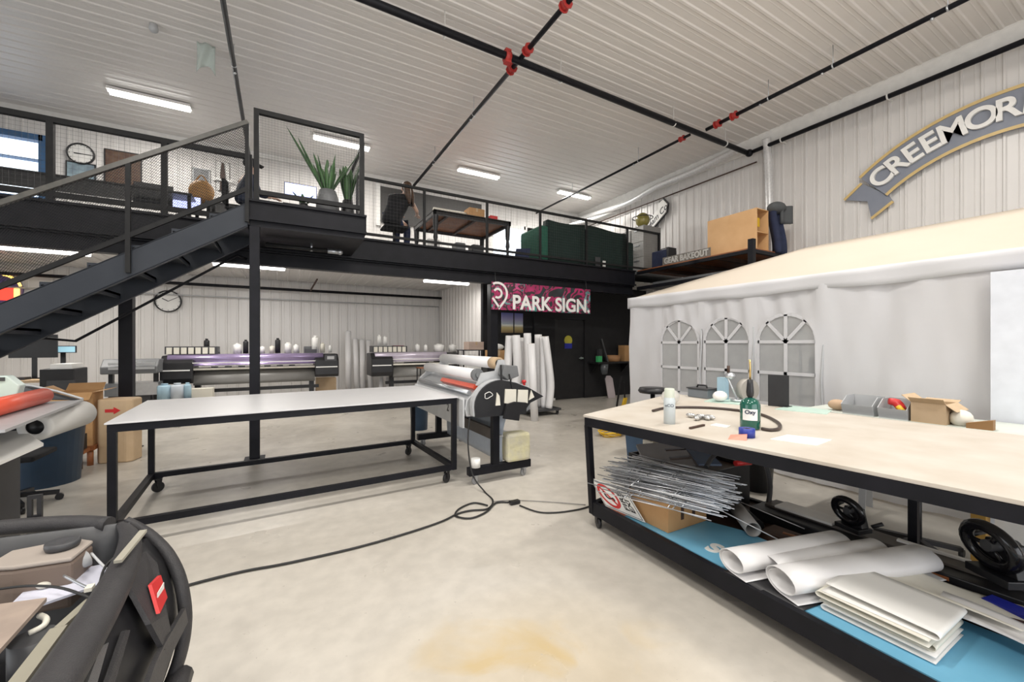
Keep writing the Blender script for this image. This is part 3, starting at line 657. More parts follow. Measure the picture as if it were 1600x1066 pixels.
skin_body('shirt', mat('dark_checked_shirt', (.012, .016, .03), .85, c2=(.03, .04, .07), scale=22), [[('pel', WP(0, 0, .55), (.20, .16)), ('sp', WP(0, .02, .75), (.18, .145)), ('ch', WP(0, .05, .97), (.205, .145)), ('nk', WP(0, .07, 1.07), .09)],
    [('ch', 0, 0), ('sl', WP(-.20, .06, 1.0), .088), ('el', WP(-.26, .16, .74), .065), ('wl', WP(-.20, .32, .75), .048)], [('ch', 0, 0), ('sr', WP(.20, .06, 1.0), .088), ('er', WP(.26, .16, .74), .065), ('wr', WP(.20, .32, .75), .048)]], mo)
skin_body('trousers', M_cloth, [[('pel', WP(0, 0, .50), (.185, .13)), ('hl', WP(-.10, .14, .50), .105), ('kl', WP(-.13, .48, .50), .085), ('al', WP(-.13, .46, .14), .06)], [('pel', 0, 0), ('hr', WP(.10, .14, .50), .105), ('kr', WP(.13, .48, .50), .085), ('ar', WP(.13, .46, .14), .06)]], mo)
m = MB(); m.ball(WP(0, .11, 1.33), .115, (1, 1.05, .85)); m.build('cap', M_cloth, mo)
m = MB(); m.prism([WP(-.08, .18, 1.335), WP(.08, .18, 1.335), WP(.06, .31, 1.31), WP(-.06, .31, 1.31)], (0, 0, .014)); m.build('cap_brim', M_cloth, mo)
m = MB(); m.ball(WP(0, .235, 1.245), .018, (.8, 1, 1.2), n=8, m=5, ); m.build('nose', M_skin, mo)
for a in (-.035, .035): MB().ball(WP(a, .205, 1.275), .011, n=8, m=5).build('eye', M_letter, mo)
for a in (-.095, .095): MB().ball(WP(a, .11, 1.24), .025, (.4, 1, 1.3), n=8, m=5).build('ear', M_skin, mo)
hand(WP(-.16, .40, .76), fw, rgt, mo); hand(WP(.16, .40, .76), fw, -rgt, mo)
ch = thing('office_chair', 'black office chair under the seated person on the mezzanine', 'chair', W)
def office_chair(t, W, sz=.46, back=True, ang=0):
    x, y, z = W; m = MB(); m.box(x-.23, y-.23, z+sz-.06, x+.23, y+.23, z+sz-.01); m.build('seat', M_cloth, t, bevel=.02)
    MB().cyl((x, y, z+.12), (x, y, z+sz-.06), .03, n=12).build('gas_lift', M_bplast, t)
    for k in range(5):
        a = ang+k*2*PI/5; m = MB(); e = Vector((x+.30*math.cos(a), y+.30*math.sin(a), z+.075)); m.bar((x, y, z+.11), e, .045, .035); m.build('base_spoke', M_bplast, t)
        m = MB(); m.cyl(e+Vector((-.02*math.sin(a), .02*math.cos(a), -.045)), e-Vector((-.02*math.sin(a), .02*math.cos(a), .045)), .03, n=12); m.build('caster', M_bplast, t)
    if back:
        m = MB(); m.grid(lambda u, v: (x-.24+.03*math.sin(PI*u), y-.2+.4*u, z+sz+.05+.4*v), 6, 6, thick=(-.05, 0, 0)); m.build('backrest', M_cloth, t); MB().bar((x-.2, y, z+sz-.05), (x-.27, y, z+sz+.2), .05, .02).build('back_support', M_bplast, t)
office_chair(ch, W); office_chair(office_chair_later[0], office_chair_later[1], .46, False)

# ================================================================ UPSTAIRS FURNITURE
def wall_clock(c, r, lab, hm=(10, 2)):
    t = thing('wall_clock', lab, 'clock', c); x, y, z = c
    m = MB(); m.lathe((x, y, z), [(0, -.005), (r*.93, -.005), (r*.93, .01)], 32, (0, -1, 0)); m.cyl((x, y, z), (x, y-.012, z), r*.92, n=32); m.build('face', M_letter, t)
    m = MB(); m.lathe((x, y, z), [(r*.9, 0), (r, 0), (r, .045), (r*.9, .045), (r*.9, 0)], 32, (0, -1, 0)); m.build('rim', M_bplast, t)
    for nm, L, a, w_ in (('hour_hand', .5, math.radians(hm[0]*30), .018), ('minute_hand', .75, math.radians(hm[1]*30), .012)):
        MB().bar((x, y-.018, z), (x+math.sin(a)*r*L, y-.018, z+math.cos(a)*r*L), .004, w_, (0, 0, 1) if abs(math.cos(a)) < .9 else (1, 0, 0)).build(nm, M_bplast, t)
    m = MB()
    for k in range(12):
        a = k*PI/6; m.bar((x+math.sin(a)*r*.78, y-.014, z+math.cos(a)*r*.78), (x+math.sin(a)*r*.86, y-.014, z+math.cos(a)*r*.86), .003, .012, (0, 0, 1) if k % 6 else (1, 0, 0))
    m.build('hour_marks', M_bplast, t)
q = onY(263, 471, YB-.035); wall_clock((q.x, q.y, q.z), .25, 'round white wall clock with black rim under the mezzanine left of the printers')
q = onY(127, 241, YB-.035); wall_clock((q.x, q.y, q.z), .22, 'round white wall clock upstairs right of the blue framed window', (9, 3))
def pic(px0, py0, px1, py1, name, lab, m1, Y=YB-.03, fr=M_bplast, cat='picture', fw_=.02):
    a = onY(px0, py0, Y); b = onY(px1, py1, Y); z0, z1 = a.z, b.z
    t = thing(name, lab, cat, ((a.x+b.x)/2, Y, min(z0, z1))); MB().box(a.x, Y-.01, min(z0, z1), b.x, Y+.005, max(z0, z1)).build('printed_face', m1, t)
    m = MB(); zz0, zz1 = min(z0, z1), max(z0, z1)
    for bb in ((a.x, zz0, b.x, zz0+fw_), (a.x, zz1-fw_, b.x, zz1), (a.x, zz0, a.x+fw_, zz1), (b.x-fw_, zz0, b.x, zz1)): m.box(bb[0], Y-.02, bb[1], bb[2], Y-.01, bb[3])
    m.build('frame', fr, t); return t
pic(163, 298, 222, 242, 'framed_picture', 'brown framed picture of pale shapes on the upstairs back wall', M_brownpic)
pic(103, 284, 150, 258, 'small_picture', 'small pale blue and dark print below the upstairs clock', mat('pale_blue_print', (.40, .55, .62), .5, c2=(.06, .07, .10), scale=3))
pic(301, 287, 328, 266, 'wall_vent_unit', 'grey louvred panel on the upstairs back wall', M_mgrey, fr=M_lgrey, cat='panel')
t = pic(339, 297, 358, 256, 'sword_board', 'white upright board with a dark sword shape on the upstairs back wall', M_letter, fr=M_letter, cat='board')
q = onY(348, 276, YB-.06); m = MB(); m.prism([(q.x-.06, q.y, q.z-.35), (q.x+.06, q.y, q.z-.35), (q.x+.05, q.y, q.z+.05), (q.x+.02, q.y, q.z+.33), (q.x-.02, q.y, q.z+.33), (q.x-.05, q.y, q.z+.05)], (0, -.02, 0)); m.build('sword_shape', M_dwood, t)
MB().box(q.x-.2, q.y-.04, q.z-.12, q.x+.2, q.y-.01, q.z-.07).build('cross_guard', M_letter, t)
a = onY(594, 346, YB-.06); b = onY(752, 288, YB-.06)
t = thing('notice_board', 'large dark grey board with white edge on the upstairs back wall behind the standing person', 'board', (a.x, a.y, a.z))
MB().box(a.x, YB-.08, a.z, b.x, YB-.04, 6.0).build('panel', mat('dark_grey_felt', (.07, .068, .066), .8), t); MB().box(a.x-.12, YB-.085, a.z-.12, a.x, YB-.035, 6.05).build('white_edge', M_letter, t)
# long dark desk on the left with screens
def desk(x0, y0, x1, y1, z, lab, mt=M_bplast, base=MD, th=.04, name='office_desk'):
    t = thing(name, lab, 'desk', ((x0+x1)/2, (y0+y1)/2, base)); MB().box(x0, y0, z-th, x1, y1, z).build('desktop', mt, t, bevel=.004)
    for x in (x0+.04, x1-.04):
        for y in (y0+.04, y1-.04): MB().box(x-.025, y-.025, base, x+.025, y+.025, z-th).build('leg', M_rail, t)
    return t
desk(-5.6, 8.9, -1.35, 9.75, 4.10, 'long dark desk upstairs behind the left railing'); desk(-1.2, 9.2, 1.5, 9.9, 4.10, 'dark desk upstairs behind the seated person')
def monitor(px, py, w_, h_, Y, base, lab, m1, back=False):
    q = onY(px, py, Y); t = thing('monitor', lab, 'monitor', (q.x, Y, base)); MB().box(q.x-w_/2, Y, q.z-h_/2, q.x+w_/2, Y+.03, q.z+h_/2).build('casing', M_bplast, t)
    if not back: MB().box(q.x-w_/2+.012, Y-.004, q.z-h_/2+.012, q.x+w_/2-.012, Y, q.z+h_/2-.012).build('screen', m1, t)
    m = MB(); m.box(q.x-.03, Y+.03, base+.012, q.x+.03, Y+.05, q.z); m.box(q.x-.12, Y-.06, base, q.x+.12, Y+.12, base+.012); m.build('stand', M_bplast, t)
monitor(240, 303, .55, .36, 9.55, 4.10, 'dark monitor on the upstairs desk left of the glowing violet one', M_dgrey)
monitor(292, 317, .42, .26, 9.3, 4.10, 'glowing violet monitor on the upstairs desk', M_screen)
monitor(470, 301, .60, .34, 9.5, 4.10, 'bright white violet monitor upstairs between the seated person and the potted plant', M_screen)
q = onY(315, 303, 9.5); t = thing('tan_bag', 'tan leather bag on the upstairs desk below the grey panel', 'bag', (q.x, 9.5, 4.1)); MB().ball((q.x, 9.5, 4.33), .2, (1, .6, 1.1)).build('bag_body', M_tan, t)
m = MB(); m.tube([(q.x-.1, 9.5, 4.5), (q.x, 9.5, 4.64), (q.x+.1, 9.5, 4.5)], .012, 8, sub=4); m.build('handle', M_tan, t)
q = onY(235, 327, 7.95); tag(MB().box(q.x-.32, 7.9, MD+.001, q.x+.3, 8.0, MD+.09).build('wooden_strip', M_card2), 'pale wooden strip at the deck edge behind the left railing', 'board')
# worktable with boxes
tb = thing('worktable', 'long black framed worktable with orange wood underside behind the mezzanine railing', 'table', (3.5, 9, MD))
TX0, TX1, TY0, TY1, TZ = 2.78, 4.62, 8.25, 9.75, 4.30
MB().box(TX0, TY0, TZ-.02, TX1, TY1, TZ).build('tabletop', M_wood, tb)
m = MB()
for b in ((TX0, TY0, TX1, TY0+.05), (TX0, TY1-.05, TX1, TY1), (TX0, TY0, TX0+.05, TY1), (TX1-.05, TY0, TX1, TY1)): m.box(b[0], b[1], TZ-.09, b[2], b[3], TZ+.012)
m.build('frame', M_bplast, tb)
for x in (3.1, 3.75): MB().box(x, TY0+.05, TZ-.07, x+.05, TY1-.05, TZ-.02).build('cross_rail', M_dwood, tb)
for x in (TX0+.05, TX1-.06):
    for y in (TY0+.05, TY1-.06):
        m = MB(); m.lathe((x, y, MD), [(.02, 0), (.035, .03), (.03, .3), (.05, .38), (.035, .5), (.055, .62), (.06, .85)], 14); m.build('leg', M_bplast, tb)
def carton(x0, y0, z0, x1, y1, z1, lab, mt=M_card, open_=False, M=None, name='cardboard_box', group=None, tape=True):
    P = (M @ Vector(((x0+x1)/2, (y0+y1)/2, z0))) if M else Vector(((x0+x1)/2, (y0+y1)/2, z0))
    t = thing(name, lab, 'box', P, group); m = MB(M); th = .006
    if not open_: m.box(x0, y0, z0, x1, y1, z1)
    else:
        m.box(x0, y0, z0, x1, y1, z0+th); m.box(x0, y0, z0+th, x1, y0+th, z1); m.box(x0, y1-th, z0+th, x1, y1, z1); m.box(x0, y0+th, z0+th, x0+th, y1-th, z1); m.box(x1-th, y0+th, z0+th, x1, y1-th, z1)
    m.build('carton', mt, t)
    if open_:
        fl = min(x1-x0, y1-y0)*.38
        for p, q, d in (((x0, y0, z1), (x1, y0, z1), (0, -.75, -.6)), ((x0, y1, z1), (x1, y1, z1), (0, .6, .5)), ((x0, y0, z1), (x0, y1, z1), (-.7, 0, .45)), ((x1, y0, z1), (x1, y1, z1), (.8, 0, .15))):
            d = Vector(d).normalized()*fl; n = (Vector(q)-Vector(p)).cross(d).normalized()*.004; m = MB(M); m.prism([p, q, Vector(q)+d, Vector(p)+d], n); m.build('flap', mt, t)
    elif tape: MB(M).box((x0+x1)/2-.025, y0-.002, z0+(z1-z0)*.6, (x0+x1)/2+.025, y1+.002, z1+.002).build('packing_tape', M_card2, t)
    return t
m = MB(); m.cyl((2.85, 8.5, TZ+.075), (3.6, 8.5, TZ+.075), .06, n=14); tag(m.build('paper_roll', M_cream), 'long cream paper roll lying on the upstairs worktable', 'paper roll')
q = onY(742, 331, 8.45); carton(q.x-.2, 8.3, TZ+.013, q.x+.17, 8.6, TZ+.20, 'small brown box on the upstairs worktable, right of the paper roll', M_card)
q = onY(769, 337, 8.45); carton(q.x-.09, 8.35, TZ+.013, q.x+.09, 8.55, TZ+.12, 'small red box on the right end of the upstairs worktable', M_red, tape=False)
for i, (px, w_, mt, lb) in enumerate(((676, .3, M_letter, 'white paper bag under the upstairs worktable'), (745, .3, M_dgrey, 'dark grey machine under the upstairs worktable'), (718, .25, M_mgrey, 'grey case under the upstairs worktable'))):
    q = onY(px, 375, 9.0); m = MB(); m.box(q.x-w_/2, 8.9, MD, q.x+w_/2, 9.2, MD+.5); tag(m.build(('paper_bag', 'floor_machine', 'storage_case')[i], mt, bevel=.03), lb, ('bag', 'machine', 'case')[i])
# leaning dark blue panel (open laptop like)
a = onY(806, 400, 7.95); a.x += .12; t = thing('laptop', 'open dark blue laptop standing at the deck edge left of the green sofa', 'laptop', (a.x, 7.95, MD))
m = MB(); m.prism([(a.x-.12, 7.9, MD+.06), (a.x+.2, 7.9, MD+.06), (a.x+.2, 8.15, MD+.06), (a.x-.12, 8.15, MD+.06)], (0, 0, .02)); m.build('keyboard_base', M_lgrey, t)
m = MB(); m.prism([(a.x-.06, 8.13, MD+.08), (a.x+.22, 7.95, MD+.08), (a.x+.30, 8.0, MD+.33), (a.x+.02, 8.18, MD+.33)], (.01, .015, 0)); m.build('lid', M_navy, t)
MB().box(a.x-.15, 7.88, MD+.003, a.x+.25, 8.2, MD+.058).build('support_stand', M_dgrey, t)
# sofa with green velvet back
q0 = onY(842, 390, 7.9).x; q1 = onY(987, 390, 7.9).x
so = thing('sofa', 'dark green velvet sofa seen from behind at the mezzanine railing', 'sofa', ((q0+q1)/2, 8.3, MD))
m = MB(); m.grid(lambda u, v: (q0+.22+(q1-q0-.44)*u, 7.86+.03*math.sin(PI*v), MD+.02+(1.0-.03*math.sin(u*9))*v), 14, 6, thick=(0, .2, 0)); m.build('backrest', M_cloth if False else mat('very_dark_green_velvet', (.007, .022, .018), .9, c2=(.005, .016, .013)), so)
for x, nm in ((q0, 0), (q1-.22, 1)):
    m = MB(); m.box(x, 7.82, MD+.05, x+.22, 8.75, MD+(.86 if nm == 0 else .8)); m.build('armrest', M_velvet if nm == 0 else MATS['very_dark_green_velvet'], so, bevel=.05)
m = MB(); m.box(q0+.22, 8.06, MD+.06, q1-.22, 8.75, MD+.45); m.build('seat', M_velvet, so, bevel=.04)
for x in (q0+.06, q1-.1):
    for y in (7.88, 8.65): MB().cyl((x, y, MD), (x, y, MD+.055), .025, n=8).build('foot', M_bplast, so)
q = onY(938, 362, 7.98)
t = thing('small_plant', 'small bright green leafy plant above the back of the green sofa', 'plant', (q.x, 8.9, MD)); m = MB()
random.seed(3)
def leaf(m, p, d, L, w_, bend=.4, n=6, fold=.15):
    p = Vector(p); d = Vector(d).normalized(); s = d.cross(Vector((0, 0, 1))); s = s.normalized() if s.length > .05 else Vector((1, 0, 0))
    def f(u, v):
        c = p+d*L*u-Vector((0, 0, 1))*bend*L*u*u; ww = w_*math.sin(PI*min(1, (u*.92+.06)))**.8*(1 if u < .98 else .1)
        return c+s*(v-.5)*ww+Vector((0, 0, fold*abs(v-.5)*ww))
    m.grid(f, n, 2, thick=(0, 0, .0025))
for k in range(22):
    a = random.uniform(0, 2*PI); leaf(m, (q.x+random.uniform(-.1, .1), 8.9, MD+1.12+random.uniform(0, .12)), (math.cos(a), math.sin(a), random.uniform(.1, 1)), .17, .09)
m.build('foliage', M_leaf2, t); MB().lathe((q.x, 8.9, MD+.85), [(0, 0), (.08, 0), (.11, .25), (.09, .25)], 14).build('pot', M_bplast, t)
MB().box(q.x-.12, 8.8, MD, q.x+.2, 9.1, MD+.85).build('plant_stand', M_bplast, t)
q = onY(870, 362, 8.95); t = thing('television', 'black television behind the left end of the green sofa', 'television', (q.x, 9, MD)); MB().box(q.x-.75, 9.2, MD+.45, q.x+.5, 9.25, MD+1.2).build('screen_panel', M_bplast, t, bevel=.01); MB().box(q.x-.45, 9.1, MD, q.x+.3, 9.35, MD+.45).build('stand', M_bplast, t)
for px, mt, lb, w_, h_ in ((934, M_dgrey, 'dark grey pouch hanging on the back of the green sofa', .16, .24), (944, M_letter, 'white paper tag hanging on the back of the green sofa', .09, .17)):
    q = onY(px, 402, 7.8); m = MB(); m.box(q.x-w_/2, 7.795, MD+.002, q.x+w_/2, 7.812, MD+.04+h_); tag(m.build('hanging_pouch' if w_ > .1 else 'paper_tag', mt), lb, 'pouch' if w_ > .1 else 'tag')
# filing cabinets beyond the railing end
def filing(x0, y0, x1, y1, h, lab):
    t = thing('filing_cabinet', lab, 'filing cabinet', ((x0+x1)/2, (y0+y1)/2, MD), 'grey filing cabinets')
    MB().box(x0+.012, y0, MD, x1, y1, MD+h).build('body', mat('grey_beige_cabinet', (.26, .255, .24), .5), t)
    n = 3
    for k in range(n):
        z0 = MD+.04+k*(h-.06)/n; d = MB().box(x0-.006, y0+.012, z0, x0+.012, y1-.012, z0+(h-.06)/n-.012).build('drawer', mat('pale_grey_drawer', (.46, .45, .43), .45), t, bevel=.003)
        MB().box(x0-.03, (y0+y1)/2-.09, z0+(h-.06)/n*.72, x0-.006, (y0+y1)/2+.09, z0+(h-.06)/n*.78).build('handle', M_alu, d)
filing(8.3, 7.68, 8.95, 8.12, 1.27, 'pale grey filing cabinet at the end of the mezzanine railing, nearest the viewer'); filing(8.3, 8.14, 8.95, 8.58, 1.22, 'pale grey filing cabinet directly behind the taller near one')
q = Vector((8.55, 7.95, MD+1.27)); t = thing('glass_globe', 'olive glass globe in a black wire ring on the filing cabinet', 'globe', q)
MB().ball(q+Vector((0, 0, .22)), .19, (1, 1, 1.05)).build('globe', mat('olive_glass', (.32, .28, .08), .2, c2=(.22, .19, .05)), t); m = MB()
m.tube([(q.x+.27*math.cos(a), q.y+.27*math.sin(a), q.z+.28) for a in [2*PI*k/20 for k in range(20)]], .012, 6, closed=True)
m.build('wire_ring', M_bplast, t)
for a in (.5, 2.6, 4.7): MB().cyl((q.x+.27*math.cos(a), q.y+.27*math.sin(a), q.z), (q.x+.27*math.cos(a), q.y+.27*math.sin(a), q.z+.28), .008, n=6).build('stand_leg', M_bplast, t)
# cut-out script sign against the wall above the cabinets
q = onX(1022, 343, 9.60); t = thing('script_sign', 'small white cut out sign with black script lettering leaning above the filing cabinets', 'sign', q)
ax = (0, -.84, .54); ay = (0, .54, .84); MM = frame(q, ax, ay); m = MB(MM)
pts = [(-.50, -.13), (-.42, -.2), (.42, -.16), (.58, .0), (.55, .22), (.38, .24), (.3, .12), (-.02, .12), (-.45, .06)]
m.prism([(a_, b_, 0) for a_, b_ in pts], (0, 0, .03)); m.build('board', M_letter, t)
m = MB(MM); m.prism([(a_*1.07, b_*1.18, -.03) for a_, b_ in pts], (0, 0, .028)); m.build('black_backing', M_bplast, t)
m = MB(MM @ Matrix.Translation((.02, -.04, .033))); vs, fs = text('Cream Co', .24, .006, .002, .35); m.add(vs, fs); m.build('script_lettering', M_bplast, t)
# steel framed storage shelf along the right wall
SX, SY0, SY1 = 7.92, 4.62, MY-.07
t = thing('storage_platform', 'black steel framed storage platform with wooden boards along the right wall', 'platform', (8.8, 6, 2.9))
MB().box(SX, SY0, MD-.03, XR-.03, SY1, MD).build('wooden_deck', M_wood, t)
for z, hh in ((MD-.065, .07), (2.90, .08)):
    m = MB(); m.box(SX-.03, SY0-.03, z-hh/2, SX+.03, SY1, z+hh/2); m.box(SX, SY0-.03, z-hh/2, XR-.03, SY0+.03, z+hh/2); m.build('edge_beam', M_black, t)
for y in (5.3, 6.1, 6.9): MB().box(SX+.03, y, MD-.11, XR-.03, y+.06, MD-.03).build('joist', M_dwood, t)
MB().box(SX-.05, SY0-.05, 2.86, SX+.05, SY0+.05, MD+.16).build('corner_post', M_black, t); MB().box(SX+.03, SY0+.03, 2.92, XR-.03, SY1, 2.95).build('lower_board', M_dgrey, t)
m = MB(); m.box(8.1, 4.9, 2.951, 9.5, 7.2, 3.03); tag(m.build('stored_sheet', M_mgrey), 'grey sheets lying on the lower board of the storage platform', 'sheet')
c = thing('plywood_cabinet', 'pale plywood cabinet with open shelves at its end on the storage platform', 'cabinet', (8.5, 5.28, MD))
x0, x1, y0, y1, z0, z1 = 8.3, 8.72, 4.74, 5.83, MD+.002, 4.23
m = MB(); m.box(x0, y0, z0, x0+.018, y1, z1); m.build('side_panel', M_ply, c)
m = MB(); m.box(x1-.018, y0, z0, x1, y1, z1); m.build('side_panel', M_ply, c)
for nm, b in (('top_panel', (z1-.018, z1)), ('bottom_panel', (z0, z0+.018)), ('shelf', ((z0+z1)/2-.05, (z0+z1)/2-.032))): MB().box(x0+.018, y0+.004, b[0], x1-.018, y1, b[1]).build(nm, M_ply, c)
MB().box(x0+.018, y0+.5, z0+.018, x1-.018, y0+.512, z1-.018).build('back_panel', M_ply, c)
m = MB(); m.box(x0+.06, y0+.08, z1-.34, x0+.24, y0+.09, z1-.16); m.build('yellow_label', M_yellow, c)
j = thing('jacket', 'navy blue coat with grey hood draped over the end of the plywood cabinet', 'jacket', (8.8, 4.7, MD))
m = MB(); m.grid(lambda u, v: (8.72+.30*u+.03*math.sin(6*v), 4.66-.05*math.sin(3*PI*u)-.10*(1-v), MD-.02+.95*v), 12, 10, thick=(.02, .12, 0)); m.build('coat_body', M_navy, j)
m = MB(); m.ball((8.86, 4.66, 4.28), .2, (1.1, .8, .62)); m.grid(lambda u, v: (8.85+.26*u, 4.52+.05*math.sin(5*u), 3.95+.36*v), 8, 5, thick=(0, .06, 0)); m.build('grey_hood', M_greycloth, j)
s = thing('suitcase', 'dark navy suitcase with black handle standing on the storage platform', 'suitcase', (8.25, 7.0, MD)); MB().box(8.05, 6.72, MD+.002, 8.4, 7.2, MD+.42).build('case', M_navy, s, bevel=.03); MB().box(8.03, 6.66, MD+.002, 8.3, 6.718, MD+.44).build('side_pocket', M_bplast, s)
m = MB(); m.tube([(8.22, 6.85, MD+.42), (8.22, 6.88, MD+.48), (8.22, 7.04, MD+.48), (8.22, 7.07, MD+.42)], .012, 6); m.build('handle', M_bplast, s)
t = thing('letter_board', 'weathered grey board with raised letters along the platform edge', 'sign', (7.98, 6.2, MD)); MB().box(7.985, 5.55, MD+.002, 8.01, 6.80, MD+.20).build('board', mat('weathered_grey_wood', (.25, .23, .20), .8, c2=(.12, .11, .1), scale=12), t)
m = MB(frame((7.98, 6.17, MD+.10), (0, -1, 0), (0, 0, 1))); vs, fs = text('GEAR BAKEOUT', .185, .012, .006); k = 1.16/(max(v.x for v in vs)-min(v.x for v in vs)); m.add([Vector((v.x*k, v.y, v.z)) for v in vs], fs); m.build('raised_lettering', mat('pale_grey_letters', (.5, .49, .46), .6), t)
# plants on the landing
def spear_plant(c, n, L, lab, pr, ph, spread, wd, mt=M_leaf, potm=None):
    t = thing('potted_plant', lab, 'plant', c); x, y, z = c
    MB().lathe((x, y, z), [(0, 0), (pr*.75, 0), (pr, ph*.35), (pr*.95, ph*.7), (pr*.7, ph), (pr*.6, ph), (pr*.6, ph*.9), (0, ph*.9)], 20).build('pot', potm or M_mgrey, t)
    for k in range(n):
        a = random.uniform(0, 2*PI); s = random.uniform(.1, spread); m = MB(); leaf(m, (x+.03*math.cos(a), y+.03*math.sin(a), z+ph*.85), (s*math.cos(a), s*math.sin(a), 1), L*random.uniform(.6, 1), wd, .12, 8); m.build('leaf', mt, t)
    return t
random.seed(12)
pl = spear_plant((.60, 6.62, MD), 24, .74, 'spiky green potted plant in a grey pot on the stair landing', .16, .40, .6, .065)
m = MB(); leaf(m, (.57, 6.62, MD+.34), (-.62, -.2, 1), .98, .075, .02, 10); m.build('leaf', M_leaf, pl)
m = MB(); leaf(m, (.55, 6.6, MD+.34), (-.5, -.2, 1), .8, .07, .02, 10); m.build('leaf', M_leaf, pl)
m = MB(); leaf(m, (.64, 6.6, MD+.34), (.55, -.1, 1), .85, .07, .05, 10); m.build('leaf', M_leaf, pl)
for dx, hh in ((-.02, .72), (.16, .68)):
    m = MB(); m.tube([(.6, 6.62, MD+.35), (.6+dx, 6.6, MD+.6), (.6+dx*1.4, 6.58, MD+hh)], .008, 6, sub=3); m.ball((.62+dx*1.4, 6.58, MD+hh+.06), .035, (.6, .6, 1.9)); m.build('flower_spike', M_tan if False else M_leaf, pl)
spear_plant((.90, 6.80, MD), 13, .78, 'tall dark green plant in a black pot at the right corner of the landing', .10, .36, .3, .10, potm=M_bplast)
spear_plant((.28, 6.55, MD), 9, .22, 'small trailing plant in a black pot left of the spiky plant', .07, .14, 1.1, .045, potm=M_bplast)
m = MB(); m.box(.02, 6.33, MD+.002, .9, 6.42, MD+.05); tag(m.build('plant_tray', M_bplast), 'low black tray in front of the plants on the landing', 'tray')
# ================================================================ THE LONG WHITE TABLE
def caster(parent, x, y, r=.05, ang=0, top=.13, mt=None):
    c, s = math.cos(ang), math.sin(ang); m = MB(); m.cyl((x-.012*s, y+.012*c, r), (x+.012*s, y-.012*c, r), r, n=18); w_ = m.build('caster_wheel', mt or M_bplast, parent)
    m = MB(); m.box(x-.035, y-.035, top-.008, x+.035, y+.035, top); 
    for q in (-1, 1): m.prism([(x-.02*s*q-.02*c, y+.02*c*q-.02*s, top-.008), (x-.02*s*q+.03*c, y+.02*c*q+.03*s, top-.008), (x-.02*s*q+.015*c, y+.02*c*q+.015*s, r*.8), (x-.02*s*q-.01*c, y+.02*c*q-.01*s, r*.8)], (-.003*s*q, .003*c*q, 0))
    m.build('caster_fork', M_galv if mt else M_bplast, parent)
MT = TR(-1.10, 4.02, 0, math.radians(2.8)); LW, LD, LH = 2.76, 1.40, .925
def wp(M, x, y, z=0): return M @ Vector((x, y, z))
t1 = thing('work_table', 'long white topped worktable with black square tube frame on casters', 'table', wp(MT, LW/2, LD/2))
MB(MT).box(-.012, -.012, LH-.012, LW+.012, LD+.012, LH).build('tabletop', M_top1, t1, bevel=.002)
tb_ = .05
m = MB(MT)
for b in ((0, 0, LW, tb_), (0, LD-tb_, LW, LD), (0, tb_, tb_, LD-tb_), (LW-tb_, tb_, LW, LD-tb_), (LW/2-.025, tb_, LW/2+.025, LD-tb_)): m.box(b[0], b[1], LH-.072, b[2], b[3], LH-.013)
m.build('top_frame', M_black, t1)
for x in (0, LW-tb_):
    for y in (0, LD-tb_): MB(MT).box(x, y, .135, x+tb_, y+tb_, LH-.072).build('leg', M_black, t1, bevel=.003)
m = MB(MT)
for b in ((tb_, 0, LW-tb_, tb_), (tb_, LD-tb_, LW-tb_, LD), (0, tb_, tb_, LD-tb_), (LW-tb_, tb_, LW, LD-tb_)): m.box(b[0], b[1], .14, b[2], b[3], .19)
m.build('lower_frame', M_black, t1)
for x in (.08, LW-.10):
    for y in (.05, LD-.06): 
        q = wp(MT, x, y); caster(t1, q.x, q.y, .052, .6, .14)
# ================================================================ LAMINATOR
lm = thing('roll_laminator', 'wide format roll laminator with white rolls, red trim and black end panel', 'laminator', (2.0, 4.9, 0))
y0, y1 = 3.92, 5.95
Mx = TR(0, 0, 0, 0)
for yy in (4.00, 5.85):
    m = MB(); m.box(1.90, yy-.035, .17, 1.98, yy+.035, .78); m.build('upright', M_black, lm, bevel=.003)
    m = MB(); m.box(1.62, yy-.04, .10, 2.38, yy+.04, .185); m.build('foot', M_black, lm, bevel=.004)
    for x in (1.70, 2.30): caster(lm, x, yy, .042, .4, .10, M_caster)
m = MB(); m.box(1.92, 4.035, .44, 1.96, 5.815, .56); m.build('cross_beam', mat('brown_grey_steel', (.09, .075, .065), .5), lm)
m = MB(); m.box(1.99, 4.035, .46, 2.20, 5.6, .475); m.build('tray', M_lgrey, lm)
# body: profile in XZ extruded along Y
def xz(m, pts, ya, yb): return m.prism([(x, ya, z) for x, z in pts], (0, yb-ya, 0))
m = MB(); xz(m, [(1.60, .80), (1.62, .72), (2.25, .72), (2.30, .84), (2.2, 1.0), (2.05, 1.06), (1.86, 1.08), (1.72, .98), (1.62, .90)], 4.03, 5.88); m.build('body', mat('silver_grey_cover', (.60, .61, .62), .3, .35), lm, bevel=.006)
m = MB(); xz(m, [(1.583, .78), (1.60, .78), (1.60, .60), (1.583, .60)], 4.05, 5.86); xz(m, [(1.583, .90), (1.60, .92), (1.60, .78), (1.583, .78)], 4.05, 5.86); m.build('front_skirt', mat('pale_grey_skirt', (.62, .63, .64), .4), lm)
m = MB(frame((1.581, 4.50, .76), (0, -1, 0), (0, 0, 1))); vs, fs = text('2', .13, .002, .004); m.add(vs, fs); m.build('number_mark', M_bplast, lm)
m = MB(); xz(m, [(1.70, 1.02), (1.73, 1.06), (1.77, 1.03), (1.74, .99)], 4.06, 5.1); m.build('red_guard', M_orange, lm)
m = MB(); m.cyl((1.66, 4.06, .97), (1.66, 5.85, .97), .028, n=12); m.build('guide_bar', M_alu, lm)
m = MB(); m.cyl((1.76, 4.10, 1.16), (1.76, 5.80, 1.16), .062, n=24); m.build('front_roll', M_vinyl, lm)
